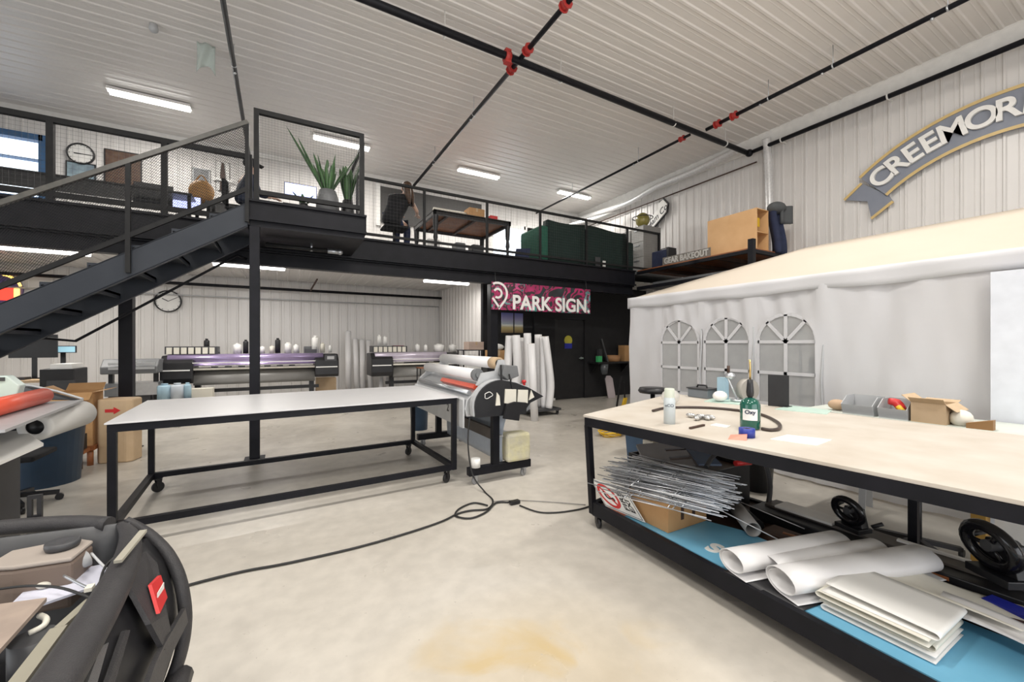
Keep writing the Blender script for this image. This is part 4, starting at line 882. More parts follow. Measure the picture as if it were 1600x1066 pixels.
m = MB(); m.cyl((1.76, 4.05, 1.16), (1.76, 4.10, 1.16), .068, n=24); m.cyl((1.76, 4.03, 1.16), (1.76, 4.05, 1.16), .03, n=16); m.build('roll_hub', M_mgrey, lm)
m = MB(); m.cyl((2.02, 4.22, 1.28), (2.02, 5.86, 1.28), .066, n=24); m.build('rear_roll', M_vinyl, lm)
m = MB(); m.cyl((2.02, 4.06, 1.28), (2.02, 4.22, 1.28), .067, n=24); m.build('cardboard_core', M_card2, lm)
m = MB(); m.cyl((2.02, 4.04, 1.28), (2.02, 4.06, 1.28), .045, n=18); m.build('roll_hub', M_bplast, lm)
for yy, nm in ((4.02, 'near'), (5.84, 'far')):
    m = MB(); xz(m, [(1.72, 1.05), (1.78, 1.18), (1.95, 1.20), (1.99, 1.32), (2.06, 1.32), (2.12, 1.05)], yy-.012, yy+.012); m.build('roll_bracket', M_lgrey, lm)
# end panels
arch = [(1.66, .73)]+[(1.96-.31*math.cos(a), .84+.27*math.sin(a)) for a in [PI*k/16 for k in range(0, 9)]]+[(2.14, 1.07), (2.30, 1.01), (2.50, .90), (2.33, .84), (2.22, .72)]
for ya, yb, mt in ((3.90, 3.985, M_lgrey), (5.90, 5.96, M_lgrey)):
    m = MB(); xz(m, [(x-.02 if x < 2 else x, z+.008) for x, z in arch], ya+.01, yb); m.build('end_cover', mt, lm, bevel=.004)
m = MB(); xz(m, arch, 3.885, 3.91); m.build('black_end_panel', M_bplast, lm)
m = MB(); m.tube([(1.80+.045*math.cos(a)*(1+.2*math.cos(3*a)), 3.882, .955+.032*math.sin(a)*(1+.25*math.sin(2*a))) for a in [2*PI*k/18 for k in range(18)]], .004, 6, closed=True); m.build('white_emblem', M_letter, lm)
for k, (x0, z0, x1, z1) in enumerate(((1.99, .86, 2.13, 1.0), (2.15, .86, 2.28, .985))):
    m = MB(); xz(m, [(x0, z0), (x1, z0-.02), (x1+.005, z1), (x0+.01, z1+.01)], 3.868, 3.884); m.build('white_pouch_pad', M_cream, lm)
m = MB(); xz(m, [(1.885, .84), (1.94, .84), (1.93, .94), (1.90, .98)], 3.872, 3.884); m.build('paper_tag', M_cream, lm)
m = MB(); xz(m, [(2.30, .87), (2.37, .90), (2.33, .98)], 3.872, 3.884); m.build('paper_tag', M_cream, lm)
m = MB(); xz(m, [(1.96, .70), (2.0, .85), (2.10, .87), (2.25, .85), (2.24, .73), (2.16, .73), (2.15, .66)], 3.83, 3.868); m.build('tool_pouch', M_cloth, lm, bevel=.006)
m = MB(); xz(m, [(1.97, 1.16), (2.0, 1.27), (2.17, 1.255), (2.19, 1.14), (2.05, 1.10)], 3.90, 4.0); m.build('control_box', M_mgrey, lm, bevel=.01)
MB().bar((1.98, 3.91, .80), (1.96, 3.90, 1.27), .018, .014).build('strap', M_bplast, lm); MB().bar((2.13, 3.88, .86), (2.05, 3.88, 1.17), .012, .012).build('strap', M_bplast, lm)
m = MB(); m.cyl((2.28, 3.95, 1.03), (2.28, 3.95, 1.06), .016, n=12); m.cyl((2.28, 3.95, 1.06), (2.28, 3.95, 1.09), .028, .022, n=12); m.build('emergency_stop', M_red, lm)
m = MB(); m.cyl((2.28, 3.93, .80), (2.28, 5.9, .80), .055, n=20); m.build('winding_roll', M_mgrey, lm)
m = MB(); m.cyl((2.28, 3.915, .80), (2.28, 3.93, .80), .06, n=20); m.cyl((2.28, 3.90, .80), (2.28, 3.915, .80), .022, n=12); m.build('roll_hub', M_alu, lm)
m = MB(); m.grid(lambda u, v: (2.06+.22*v-.14*math.sin(PI*v*.6), 4.05+1.75*u, .16+.60*v), 6, 8, thick=(.003, 0, 0)); m.build('hanging_film', mat('pale_blue_film', (.60, .66, .74), .3), lm)
q = thing('masking_roll_bundle', 'yellowish plastic wrapped paper bundle on the laminator foot', 'bundle', (2.3, 4.02, .186)); q.location.x += .10; MB().box(2.06, 3.93, .187, 2.36, 4.12, .50).build('wrapped_bundle', mat('yellowed_paper', (.66, .62, .38), .6, c2=(.55, .52, .42), scale=9, bump=.6, bscale=25), q, bevel=.03)
q = tag(MB().cyl((1.80, 3.98, .187), (1.80, 3.98, .28), .05, n=14).build('paper_cup', M_letter), 'small white cup standing on the laminator foot', 'cup')
for o in (lm,): o.location.x += .10; o.location.y -= .0
# ================================================================ PRINTERS
def wide_printer(X0, X1, Y, lab, left_ink=True, group=None, lid=M_purple):
    t = thing('wide_format_printer', lab, 'printer', ((X0+X1)/2, Y+.3, 0), group); W_ = X1-X0
    for x in (X0+.55, X1-.55):
        MB().box(x-.05, Y+.25, .06, x+.05, Y+.36, .72).build('stand_leg', M_bplast, t); MB().box(x-.06, Y-.1, .0, x+.06, Y+.7, .06).build('stand_foot', M_bplast, t)
    MB().box(X0+.4, Y+.24, .48, X1-.4, Y+.32, .55).build('stand_beam', M_bplast, t)
    m = MB(); m.prism([(X0, Y-.02, .70), (X0, Y+.62, .70), (X0, Y+.62, 1.26), (X0, Y+.12, 1.26), (X0, Y-.05, 1.12), (X0, Y-.05, .80)], (.52, 0, 0)); m.build('left_housing', M_bplast, t, bevel=.02)
    m = MB(); m.prism([(X1, Y-.02, .74), (X1, Y+.62, .74), (X1, Y+.62, 1.26), (X1, Y+.12, 1.26), (X1, Y-.05, 1.12), (X1, Y-.05, .80)], (-.50, 0, 0)); m.build('right_housing', M_bplast, t, bevel=.02)
    m = MB(); m.grid(lambda u, v: (X0+.52+(W_-1.02)*u, Y-.04+.28*(1-math.cos(v*PI/2)), .66+.30*math.sin(v*PI/2)*1.0), 2, 8, thick=(0, .05, 0)); m.build('front_apron', mat('warm_grey_apron', (.17, .165, .155), .4), t)
    m = MB(); m.box(X0+.52, Y, .96, X1-.50, Y+.4, 1.0); m.build('platen', M_cream, t)
    for k in range(7): MB().box(X0+.8+k*(W_-1.7)/6.5, Y+.02, 1.0, X0+.92+k*(W_-1.7)/6.5, Y+.05, 1.03).build('pinch_roller', M_bplast, t)
    m = MB(); m.grid(lambda u, v: (X0+.1+(W_-.42)*u, Y-.03+.12*v+.03*math.sin(v*PI*2), 1.05+.23*v), 2, 10, thick=(0, .3, 0)); m.build('front_cover', lid, t)
    m = MB(); m.box(X0+.15, Y-.045, 1.10, X1-.35, Y-.03, 1.118); m.build('cover_trim', M_letter, t)
    m = MB(); m.box(X1-.30, Y-.07, 1.10, X1-.05, Y+.0, 1.24); m.build('control_panel', M_dgrey, t); MB().box(X1-.25, Y-.074, 1.14, X1-.1, Y-.07, 1.21).build('display', M_lgrey, t)
    for x in (X0+.02, X1-.48): MB().box(x, Y-.06, .955, x+.45, Y-.045, .98).build('side_stripe', M_letter, t)
    ix = X0+.05 if left_ink else X0+.12; nb = 7
    MB().box(ix, Y+.1, 1.285, ix+.85, Y+.5, 1.44).build('ink_rack', M_dgrey, t)
    for k in range(nb): MB().box(ix+.03+k*.115, Y+.07, 1.29, ix+.115+k*.115, Y+.1, 1.42).build('ink_bottle', M_cream, t)
    return t
def at_ratio(px, Y): r = ray(px, 500); return r.x/r.y*Y
PY = 10.3
wide_printer(at_ratio(250, PY), at_ratio(529, PY), PY, 'large purple and black wide format printer behind the long white table', lid=M_purple)
wide_printer(at_ratio(580, PY), 4.16, PY, 'wide format printer with pale cover to the right of the standing white tubes', lid=mat('pale_lilac_cover', (.62, .56, .66), .28, .3))
# old grey plotter left of the big printer
X0, X1 = at_ratio(157, 9.9), at_ratio(247, 9.9)
t = thing('old_plotter', 'grey older plotter left of the purple printer', 'plotter', ((X0+X1)/2, 10.1, 0))
m = MB(); m.prism([(X0, 9.85, .95), (X0, 10.4, .95), (X0, 10.4, 1.20), (X0, 10.0, 1.22), (X0, 9.85, 1.08)], (X1-X0, 0, 0)); m.build('body', M_mgrey, t, bevel=.02)
for z in (1.03, 1.11): MB().box(X0+.12, 9.82, z, X1-.04, 9.85, z+.045).build('paper_tray', M_lgrey, t)
MB().box(X0+.05, 9.9, .55, X1, 10.35, .78).build('lower_cover', M_alu, t)
for x in (X0+.06, X1-.1): MB().box(x, 10.05, 0, x+.06, 10.15, .95).build('leg', M_bplast, t)
MB().box(X0+.13, 9.95, .2, X1-.12, 10.3, .55).build('lower_box', M_dgrey, t)
# small things standing on the printers
def bottle(x, y, z, r, h, mt, lab, name='bottle', group=None, cat='bottle'):
    t = thing(name, lab, cat, (x, y, z), group); m = MB(); m.lathe((x, y, z), [(0, 0), (r, 0), (r, h*.82), (r*.85, h*.88), (r*.5, h*.9), (0, h*.9)], 16); m.build('container', mt, t); MB().cyl((x, y, z+h*.9), (x, y, z+h), r*.5, n=12).build('lid', mt, t); return t
items = [(323, .05, .32, M_bplast, 'black spray bottle on the left of the purple printer'), (339, .055, .10, M_mgrey, 'low grey jar beside the black spray bottle'), (371, .08, .22, M_letter, 'white tub on the purple printer, left of the steel column'), (384, .05, .30, M_bplast, 'black bottle on the purple printer just left of the steel column'),
         (410, .05, .16, M_letter, 'white jar just right of the steel column'), (425, .05, .17, M_cream, 'cream jar beside the tilted black bottle'), (434, .055, .34, M_bplast, 'tall black bottle right of the steel column'), (450, .07, .24, M_letter, 'white jug in the middle of the purple printer'), (463, .06, .2, M_letter, 'white bottle left of the grey bin on the printer'),
         (493, .08, .40, M_letter, 'tall white container near the right end of the purple printer'), (504, .05, .24, M_cream, 'cream bottle at the right end of the purple printer'), (516, .035, .18, M_letter, 'thin white bottle last on the purple printer')]
for px, r, h, mt, lb in items:
    bottle(at_ratio(px, PY+.35), PY+.35, 1.285, r, h, mt, lb)
for k, (px, r, h, lb) in enumerate(((592, .05, .34, 'slim white bottle at the left of the pale covered printer'), (601, .05, .30, 'second slim white bottle at the left of the pale covered printer'), (652, .06, .26, 'white bottle mid way on the pale covered printer'), (665, .05, .24, 'white bottle right of the middle on the pale covered printer'), (686, .14, .26, 'wide white tub on the pale covered printer'), (707, .11, .25, 'second wide white tub on the pale covered printer'), (727, .06, .27, 'white bottle behind the pale tubs on the right printer'))):
    zz = 1.45 if px < 610 else 1.285
    bottle(at_ratio(px, PY+.35), PY+.35 if px >= 610 else PY+.3, zz, r, h*.8, M_letter, lb)
q = at_ratio(622, PY+.3); tag(MB().box(q-.13, PY+.2, 1.45-.16, q+.13, PY+.4, 1.45).build('red_box', mat('maroon_box', (.25, .03, .06), .5)), 'small dark red box on the pale covered printer', 'box')
def bin_tray(M, w_, d, h, lab, mt=M_lgrey, group=None, name='parts_bin'):
    t = thing(name, lab, 'bin', M @ Vector((w_/2, d/2, 0)), group); th = .004
    m = MB(M); m.box(0, 0, 0, w_, d, th)
    m.prism([(0, 0, th), (0, d, th), (0, d, h), (0, d*.35, h), (0, -.03, h*.55)], (th, 0, 0)); m.prism([(w_-th, 0, th), (w_-th, d, th), (w_-th, d, h), (w_-th, d*.35, h), (w_-th, -.03, h*.55)], (th, 0, 0))
    m.prism([(th, 0, th), (w_-th, 0, th), (w_-th, -.03, h*.55), (th, -.03, h*.55)], (0, .004, 0)); m.box(th, d-th, th, w_-th, d, h); m.build('tray', mt, t)
    return t
q = at_ratio(475, PY+.3); bin_tray(TR(q, PY+.2, 1.285), .26, .25, .15, 'grey open bin of parts on the purple printer', M_mgrey)
# standing white tubes along the back wall, and printer supplies
for k, (px, r, h, lb) in enumerate(((545, .075, 1.82, 'tallest white tube leaning on the back wall between the printers'), (556, .07, 1.62, 'white tube just right of the tallest one at the back wall'), (567, .07, 1.60, 'third white tube at the back wall, left of the right printer'), (577, .07, 1.58, 'white tube half hidden by the right printer'))):
    x = at_ratio(px, 11.6); t = thing('paper_tube', lb, 'tube', (x, 11.6, 0), 'white tubes along the back wall'); MB().cyl((x+(.03 if k % 2 else -.02), 11.52, 0), (x, 11.72, h), r, n=16).build('tube', M_vinyl, t); MB().cyl((x, 11.72, h), (x, 11.721, h+.012), r*.8, n=16).build('end_cap', M_lgrey, t)
for k, px in enumerate((596, 601)):
    x = at_ratio(px, 10.9); tag(MB().cyl((x+.1*k, 10.95, 0), (x+.1*k, 10.95, .62), .05, n=12).build('short_tube', M_vinyl), 'short white tube under the left end of the pale covered printer'+(', right one' if k else ', left one'), 'tube')
tp = 4.15; t = thing('side_table', 'small black framed stand beside the black column', 'stand', (tp-.35, 8.65, 0))
MB().box(tp-.62, 8.50, 1.34, tp-.02, 8.90, 1.36).build('top', M_bplast, t)
for x in (tp-.60, tp-.06):
    for y in (8.52, 8.86): MB().box(x, y, 0, x+.025, y+.025, 1.34).build('leg', M_bplast, t)
carton(tp-.45, 8.55, 1.361, tp-.08, 8.85, 1.54, 'pale box on the black framed stand beside the black column', mat('pinkish_cardboard', (.55, .42, .35), .7))
t = bottle(tp-.32, 8.68, 1.0, .15, .25, M_letter, 'white tub with handle in front of the stand by the black column'); MB().box(tp-.5, 8.56, .0, tp-.14, 8.84, 1.0).build('pedestal', M_letter, t)
x = at_ratio(662, 9.3); t = thing('wooden_stool', 'small black framed stool with wooden top in front of the right printer', 'stool', (x, 9.3, 0)); MB().box(x-.15, 9.1, .93, x+.35, 9.4, .95).build('top', M_wood, t)
for a in (-.14, .32):
    for b in (9.11, 9.37): MB().box(x+a, b, 0, x+a+.02, b+.02, .93).build('leg', M_bplast, t)
for px, lb, mt in ((257, 'pale blue plastic jug under the left end of the purple printer', M_palebl), (277, 'white plastic jug under the purple printer', mat('milky_plastic', (.55, .60, .66), .4)), (293, 'narrow pale blue jug under the purple printer', M_palebl)):
    x = at_ratio(px, 9.9); bottle(x, 9.9, 0.45, .11 if px < 290 else .06, .3, mt, lb, 'jug', cat='jug').location
    tag(MB().box(x-.1, 9.8, 0, x+.1, 10.0, .449).build('jug_crate', M_dgrey), 'dark crate holding the '+lb[:30].split(' under')[0], 'crate')
x = at_ratio(315, 9.95); carton(x-.18, 9.9, .0, x+.18, 10.15, .62, 'white carton under the left part of the purple printer', M_cream, tape=False)
x = at_ratio(518, 10.0); carton(x-.24, 10.95, .0, x+.2, 11.3, .66, 'pale carton behind the right end of the purple printer', M_card2)
# ================================================================ BUNDLE OF WHITE VINYL ROLLS in a caster rack
rk = thing('roll_rack', 'low dark caster rack holding the standing white rolls', 'rack', (4.85, 7.3, 0)); 
MB().box(4.40, 7.02, .10, 5.15, 7.68, .14).build('base_plate', M_dgrey, rk)
for x in (4.46, 5.09):
    for y in (7.08, 7.62): caster(rk, x, y, .04, .5, .10)
rolls = [(796, 525, 7.45, .085, -.10), (806, 524, 7.25, .09, -.06), (816, 528, 7.6, .075, 0), (824, 521, 7.3, .085, .0), (841, 523, 7.5, .085, .0), (848, 526, 7.3, .07, .0), (852, 526, 7.15, .075, .0)]
RB = lambda b: Vector((b.x, b.y, .141 if (4.45 < b.x < 5.1 and 7.07 < b.y < 7.63) else 0.0))
nm = ['first on the left, leaning left', 'second from the left', 'thin one behind the second', 'tallest, in the middle', 'right of the middle', 'narrow one near the right', 'rightmost, with a bulging lower end']
for k, (px, py, Y, r, lean) in enumerate(rolls):
    q = onY(px, py, Y); t = thing('vinyl_roll', 'white standing vinyl roll before the black wall, '+nm[k], 'roll', (q.x, Y, .141), 'white rolls standing before the black wall')
    m = MB(); b = Vector((q.x+(lean*1.3 if k != 6 else .05), Y-.05, .141)); b = RB(b); m.tube([b, b.lerp(q, .3)+Vector((.08 if k == 6 else 0, 0, 0)), b.lerp(q, .6)+Vector((.06 if k in (6, 1) else 0, 0, 0)), q], [r, r*1.05, r*1.0, r*.95], 18, sub=5); m.build('rolled_vinyl', M_vinyl, t)
    MB().cyl(q, q+Vector((0, 0, .004)), r*.62, n=16).build('core_opening', M_card2, t)
q = onY(830, 537, 6.75); t = thing('vinyl_roll', 'white standing roll resting on the floor in front of the bundle', 'roll', (q.x, 6.75, 0), 'white rolls standing before the black wall'); MB().cyl((q.x+.06, 6.72, 0), q, .075, n=18).build('rolled_vinyl', M_vinyl, t); MB().cyl(q, q+Vector((0, 0, .004)), .045, n=16).build('core_opening', M_card2, t)
# picture, badge on the black wall
a = onY(784, 520, OY-.03); b = onY(817, 490, OY-.03); t = thing('landscape_print', 'sunset landscape print on the black wall under the hanging banner', 'picture', a)
MB().box(a.x, OY-.035, a.z, b.x, OY-.005, b.z).build('printed_face', M_skypic, t); MB().box((a.x+b.x)/2+.02, OY-.04, a.z, (a.x+b.x)/2+.05, OY-.036, b.z).build('dark_mast', M_bplast, t)
q = onY(889, 532, OY-.01); t = thing('door_badge', 'round yellow and blue badge on the black door', 'badge', q); MB().cyl((q.x, OY+.03, q.z), (q.x, OY+.015, q.z), .13, n=24).build('yellow_disc', mat('yellow_green_disc', (.55, .50, .06), .5), t)
MB().box(q.x-.12, OY+.012, q.z-.22, q.x+.12, OY+.029, q.z-.08).build('blue_base', M_cobalt, t)
q = onY(784, 560, 8.3); carton(q.x-.35, 8.15, 1.05, q.x+.05, 8.45, 1.35, 'brown open carton with white paper beside the black column', M_card); tag(MB().ball((q.x-.15, 8.3, 1.42), .16, (1.2, 1, .5)).build('crumpled_paper', M_paper), 'crumpled white paper on the carton by the column', 'paper'); tag(MB().box(q.x-.4, 8.1, 0, q.x+.1, 8.5, 1.049).build('box_pedestal', M_bplast), 'black pedestal under the brown carton by the column', 'stand')
# corner shelf right of the door
sx0, sx1 = at_ratio(928, 8.6), at_ratio(985, 8.6)
t = thing('wall_shelf', 'black wall shelf with odds and ends right of the black door', 'shelf', ((sx0+sx1)/2, 8.7, .95)); MB().box(sx0, 8.42, .95, sx1, OY-.002, 1.0).build('shelf_board', M_bplast, t)
for x in (sx0+.1, sx1-.1): MB().prism([(x, OY-.002, .95), (x, OY-.3, .95), (x, OY-.002, .65)], (.02, 0, 0)).build('bracket', M_bplast, t)
def sh(px): return at_ratio(px, 8.55)
t = thing('wooden_tray', 'round wooden tray of tools on the black wall shelf', 'tray', (sh(960), 8.62, 1.0)); m = MB(); m.lathe((sh(960), 8.62, 1.001), [(0, 0), (.20, 0), (.22, .17), (.205, .17), (.19, .02), (0, .02)], 20); m.build('bowl', mat('tray_wood', (.42, .22, .10), .6), t)
tag(MB().box(sh(974), 8.5, 1.001, sh(984)-.01, 8.75, 1.45).build('wooden_box', M_card), 'upright brown box at the right end of the black wall shelf', 'box')
tag(MB().bar((sh(945), 8.45, 1.01), (sh(938)-.02, 8.5, 1.62), .10, .04).build('grey_tool', M_dgrey), 'dark grey tool leaning up from the black wall shelf', 'tool')
tag(MB().box(sh(931), 8.45, 1.001, sh(937), 8.55, 1.16).build('green_box', mat('green_plastic', (.06, .45, .16), .4)), 'small bright green box at the left end of the black wall shelf', 'box')
tag(MB().box(sh(938)+.01, 8.6, 1.001, sh(943), 8.7, 1.35).build('dark_can', M_dgrey), 'tall dark can beside the green box on the wall shelf', 'can')
q = onY(944, 573, 8.5); t = thing('hanging_cup', 'clear grey plastic cup hanging under the black wall shelf', 'cup', (q.x, 8.5, .62)); MB().lathe((q.x, 8.5, .66), [(0, 0), (.09, 0), (.12, .28), (.11, .28), (.085, .01), (0, .01)], 14).build('cup_body', mat('smoky_plastic', (.12, .13, .14), .2, alpha=.8), t)
x = at_ratio(957, 8.5); t = thing('white_board_offcut', 'rounded pale board leaning on the wall below the black shelf', 'board', (x, 8.5, 0)); MB().prism([(x-.14, 8.5, 0), (x+.12, 8.5, 0), (x+.12, 8.62, .52), (x+.05, 8.64, .60), (x-.08, 8.64, .60), (x-.14, 8.62, .52)], (0, .03, 0)).build('panel', mat('pinkish_white_board', (.55, .48, .50), .5), t)
q = onZ(975, 640, 0); t = thing('yellow_tool', 'yellow handled tool standing beside the corner of the white tent', 'tool', (q.x, q.y, 0)); m = MB(); m.prism([(q.x-.06, q.y, 0), (q.x+.03, q.y, 0), (q.x+.11, q.y, .26), (q.x+.03, q.y, .26)], (0, .05, 0)); m.build('yellow_handle', M_yellow, t); MB().bar((q.x+.05, q.y+.02, .2), (q.x+.02, q.y+.02, .62), .03, .02).build('black_shaft', M_bplast, t)
MB().bar((q.x-.14, q.y+.1, 0), (q.x+.02, q.y+.1, .75), .03, .03).build('support_arm', M_bplast, t)
q = onZ(955, 681, 0); t = thing('coiled_rope', 'coil of yellow rope on the floor left of the blue bin', 'rope', (q.x, q.y, 0)); 
for k in range(4):
    m = MB(); m.tube([(q.x+(.16+.02*k)*math.cos(a+k)+.01*math.sin(5*a), q.y+(.13+.015*k)*math.sin(a+k), .015+.02*k+.008*math.sin(3*a+k)) for a in [2*PI*j/26 for j in range(26)]], .010, 6, closed=True); m.build('rope_turn', M_yellow, t)
# bins
def round_bin(x, y, r, h, mt, lab, name='waste_bin'):
    t = thing(name, lab, 'bin', (x, y, 0)); MB().lathe((x, y, 0), [(0, 0), (r*.82, 0), (r*.95, h*.9), (r*1.0, h*.9), (r*1.03, h), (r*.93, h), (r*.8, .02), (0, .02)], 28).build('bin_body', mt, t); return t
q = onZ(655, 671, 0); round_bin(q.x, q.y, .17, .62, M_blue, 'small dark blue waste bin seen under the right end of the white table', 'small_waste_bin')
q = onZ(66, 757, 0); round_bin(q.x, q.y+.05, .33, .74, M_blue, 'large navy blue round bin at the left below the white roll')
def squarebin(x0, y0, x1, y1, h, mt, lab):
    t = thing('storage_tub', lab, 'bin', ((x0+x1)/2, (y0+y1)/2, 0)); m = MB(); k = .04
    for a, b in (((x0, y0), (x1, y0)), ((x1, y0), (x1, y1)), ((x1, y1), (x0, y1)), ((x0, y1), (x0, y0))):
        cx2, cy2 = (x0+x1)/2, (y0+y1)/2; f = lambda p, s: (cx2+(p[0]-cx2)*s, cy2+(p[1]-cy2)*s)
        m.add([(*f(a, .86), 0), (*f(b, .86), 0), (*f(b, 1), h), (*f(a, 1), h), (*f(a, .82), 0.01), (*f(b, .82), 0.01), (*f(b, .96), h), (*f(a, .96), h)], [(0, 1, 2, 3), (4, 7, 6, 5), (3, 2, 6, 7)])
    m.box(x0+.07*(x1-x0), y0+.07*(y1-y0), 0, x1-.07*(x1-x0), y1-.07*(y1-y0), .01); m.build('tub_body', mt, t, bevel=0); return t
q = onZ(1027, 728, 0); squarebin(q.x-.30, q.y-.15, q.x+.15, q.y+.25, .50, M_blue, 'dark blue plastic tub on the floor behind the right worktable')
# ================================================================ WHITE TENT
TX, TYb, TYf, TE = 4.97, 4.88, -1.15, 2.22; TW = 3.0; RZ = 2.86; HY = 3.0
tt = thing('party_tent', 'large white party tent with arched clear windows and pitched roof toned by painted-in warm light along the right wall', 'tent', (TX+TW/2, 2, 0))
wins = [(3.63, 4.26), (2.925, 3.54), (2.21, 2.83)]; WZ0, WZ1 = .80, 1.83
def hole(y):
    for a, b in wins:
        if a < y < b:
            c = (a+b)/2; h = (b-a)/2; return WZ0, WZ1-h*1.0+math.sqrt(max(0, h*h-(y-c)**2))
    return None
def wr(y, z): return TX+.018*math.sin(y*7+z*1.3)+.012*math.sin(y*17+z*3)+.02*math.sin(z*4+y*2.1)*(1-z/2.2)*.6+.008*math.sin(y*31-z*6)
m = MB(); ys = [TYf+(TYb-TYf)*i/300 for i in range(301)]
for a, b in wins: ys += [a, b]
ys = sorted(set(round(v, 5) for v in ys)); ys = [v for i, v in enumerate(ys) if i == 0 or v-ys[i-1] > .001 or v in [w for ab in wins for w in ab]]
ys = sorted(ys)
for ya, yb in zip(ys[:-1], ys[1:]):
    h = hole((ya+yb)/2); ha, hb = hole(ya+1e-5) or h, hole(yb-1e-5) or h
    segs = [((0.02, 0.02), (TE, TE))] if not h else [((0.02, 0.02), (WZ0, WZ0)), ((ha[1] if ha else h[1], hb[1] if hb else h[1]), (TE, TE))]
    for (za0, zb0), (za1, zb1) in segs:
        n = 6
        for k in range(n):
            A0 = za0+(za1-za0)*k/n; A1 = za0+(za1-za0)*(k+1)/n; B0 = zb0+(zb1-zb0)*k/n; B1 = zb0+(zb1-zb0)*(k+1)/n
            m.add([(wr(ya, A0), ya, A0), (wr(yb, B0), yb, B0), (wr(yb, B1), yb, B1), (wr(ya, A1), ya, A1)], [(0, 1, 2, 3)], True)
side = m.build('side_wall', M_tent, tt)
import bmesh
_bm = bmesh.new(); _bm.from_mesh(side.data); bmesh.ops.remove_doubles(_bm, verts=_bm.verts, dist=.0004); bmesh.ops.recalc_face_normals(_bm, faces=_bm.faces); _bm.to_mesh(side.data); _bm.free()
m = MB(); m.grid(lambda u, v: (TX+TW*u, TYb+.015*math.sin(u*22), .02+(TE-.02)*v), 40, 8); m.build('end_wall', M_tent, tt)
m = MB(); m.grid(lambda u, v: (TX+TW+.015*math.sin(u*30), TYf+(TYb-TYf)*u, .02+(TE-.02)*v), 40, 8); m.build('far_wall', M_tent, tt)
for a, b in wins:
    w_ = MB(); c = (a+b)/2; h = (b-a)/2; zc = WZ1-h; X = TX+.012; s = .022
    def strip(P):
        for (ya, za), (yb, zb) in zip(P[:-1], P[1:]): w_.bar((X-.004, ya, za), (X-.004, yb, zb), .012, .036, (0, zb-za, ya-yb))
    strip([(a, WZ0), (a, zc)]+[(c+h*math.cos(t), zc+h*math.sin(t)) for t in [PI-PI*k/16 for k in range(17)]]+[(b, zc), (b, WZ0), (a, WZ0)])
    strip([(c, WZ0), (c, WZ1)]); strip([(a, zc), (b, zc)]); strip([(a, (WZ0+zc)/2), (b, (WZ0+zc)/2)])
    for t in (PI*.27, PI*.73): strip([(c, zc), (c+h*math.cos(t), zc+h*math.sin(t))])
    fr = w_.build('window_frame', M_tent, tt)
    pts = [(X+.01, a, WZ0), (X+.01, b, WZ0), (X+.01, b, zc)]+[(X+.01, c+h*math.cos(t), zc+h*math.sin(t)) for t in [PI*k/16 for k in range(1, 16)]]+[(X+.01, a, zc)]
    MB().add(pts, [list(range(len(pts)))]).build('clear_pane', M_clear, fr)
for y in (3.585, 2.878, 2.15):
    m = MB(); m.tube([(TX-.012+.008*math.sin(z*5), y+.008*math.sin(z*7), z) for z in [.1+.2*k for k in range(9)]], .011, 6); m.build('zip_seam', M_lgrey, tt)
# roof: hip ends and ridge
RX = TX+TW/2; ov = .03
eaves = [(TX-ov, TYb+ov, TE), (TX+TW+ov, TYb+ov, TE), (TX+TW+ov, TYf-ov, TE), (TX-ov, TYf-ov, TE)]; r0 = (RX, HY, RZ); r1 = (RX, TYf+1.9, RZ)
def panel(a, b, c, d):
    a, b, c, d = map(Vector, (a, b, c, d))
    def f(u, v):
        p = a.lerp(b, u).lerp(d.lerp(c, u), v); p.z -= .05*math.sin(PI*v)*math.sin(PI*u) ; return p
    return f
for q in ((eaves[3], eaves[0], r0, r1), (eaves[1], eaves[2], r1, r0), (eaves[0], eaves[1], r0, r0), (eaves[2], eaves[3], r1, r1)):
    m = MB(); m.grid(panel(*q), 16, 8, thick=(0, 0, -.004)); m.build('roof_panel', M_tentroof, tt)
for a, b in ((eaves[3], eaves[0]), (eaves[0], eaves[1]), (eaves[1], eaves[2])):
    a, b = Vector(a), Vector(b); L = (b-a).length; nrm = (b-a).normalized().cross(Vector((0, 0, 1)))*-1
    m = MB(); m.grid(lambda u, v: a.lerp(b, u)+nrm*(.012*math.sin(u*L*9)*v)+Vector((0, 0, .02-.17*v-.012*v*math.sin(u*L*5))), 80, 3, thick=tuple(nrm*.003)); m.build('valance', M_tent, tt)
for x in (TX+.06, TX+TW-.06):
    for y in (TYb-.06, 2.05, TYf+.06): MB().cyl((x, y, 0), (x, y, TE-.02), .02, n=10).build('pole', M_lgrey, tt)
# things seen dimly inside the tent
x = TX+1.1
tag(MB().lathe((x, 3.9, .9), [(0, .0), (.16, 0), (.18, .03), (.16, .06), (0, .06)], 20, (-1, 0, 0)).build('round_fan', M_mgrey), 'dark round object seen through the left clear tent window', 'fan')
tt2 = thing('inner_shelf', 'shelf with reddish and dark goods seen through the right clear tent window', 'shelf', (x, 2.2, 0))
for z in (.7, 1.05, 1.4): MB().box(x+.4, 1.0, z, x+.85, 3.2, z+.03).build('shelf_board', M_lgrey, tt2)
for y in (1.0, 2.1, 3.17): MB().box(x+.6, y, 0, x+.64, y+.03, 1.7).build('shelf_post', M_lgrey, tt2)
tag(MB().box(x+.42, 1.5, 1.081, x+.8, 2.3, 1.25).build('red_goods', mat('dull_red', (.35, .10, .10), .6)), 'dull red goods on the shelf inside the tent', 'goods'); tag(MB().box(x+.45, 2.5, 1.081, x+.8, 3.0, 1.3).build('grey_goods', M_mgrey), 'grey goods on the shelf inside the tent', 'goods')
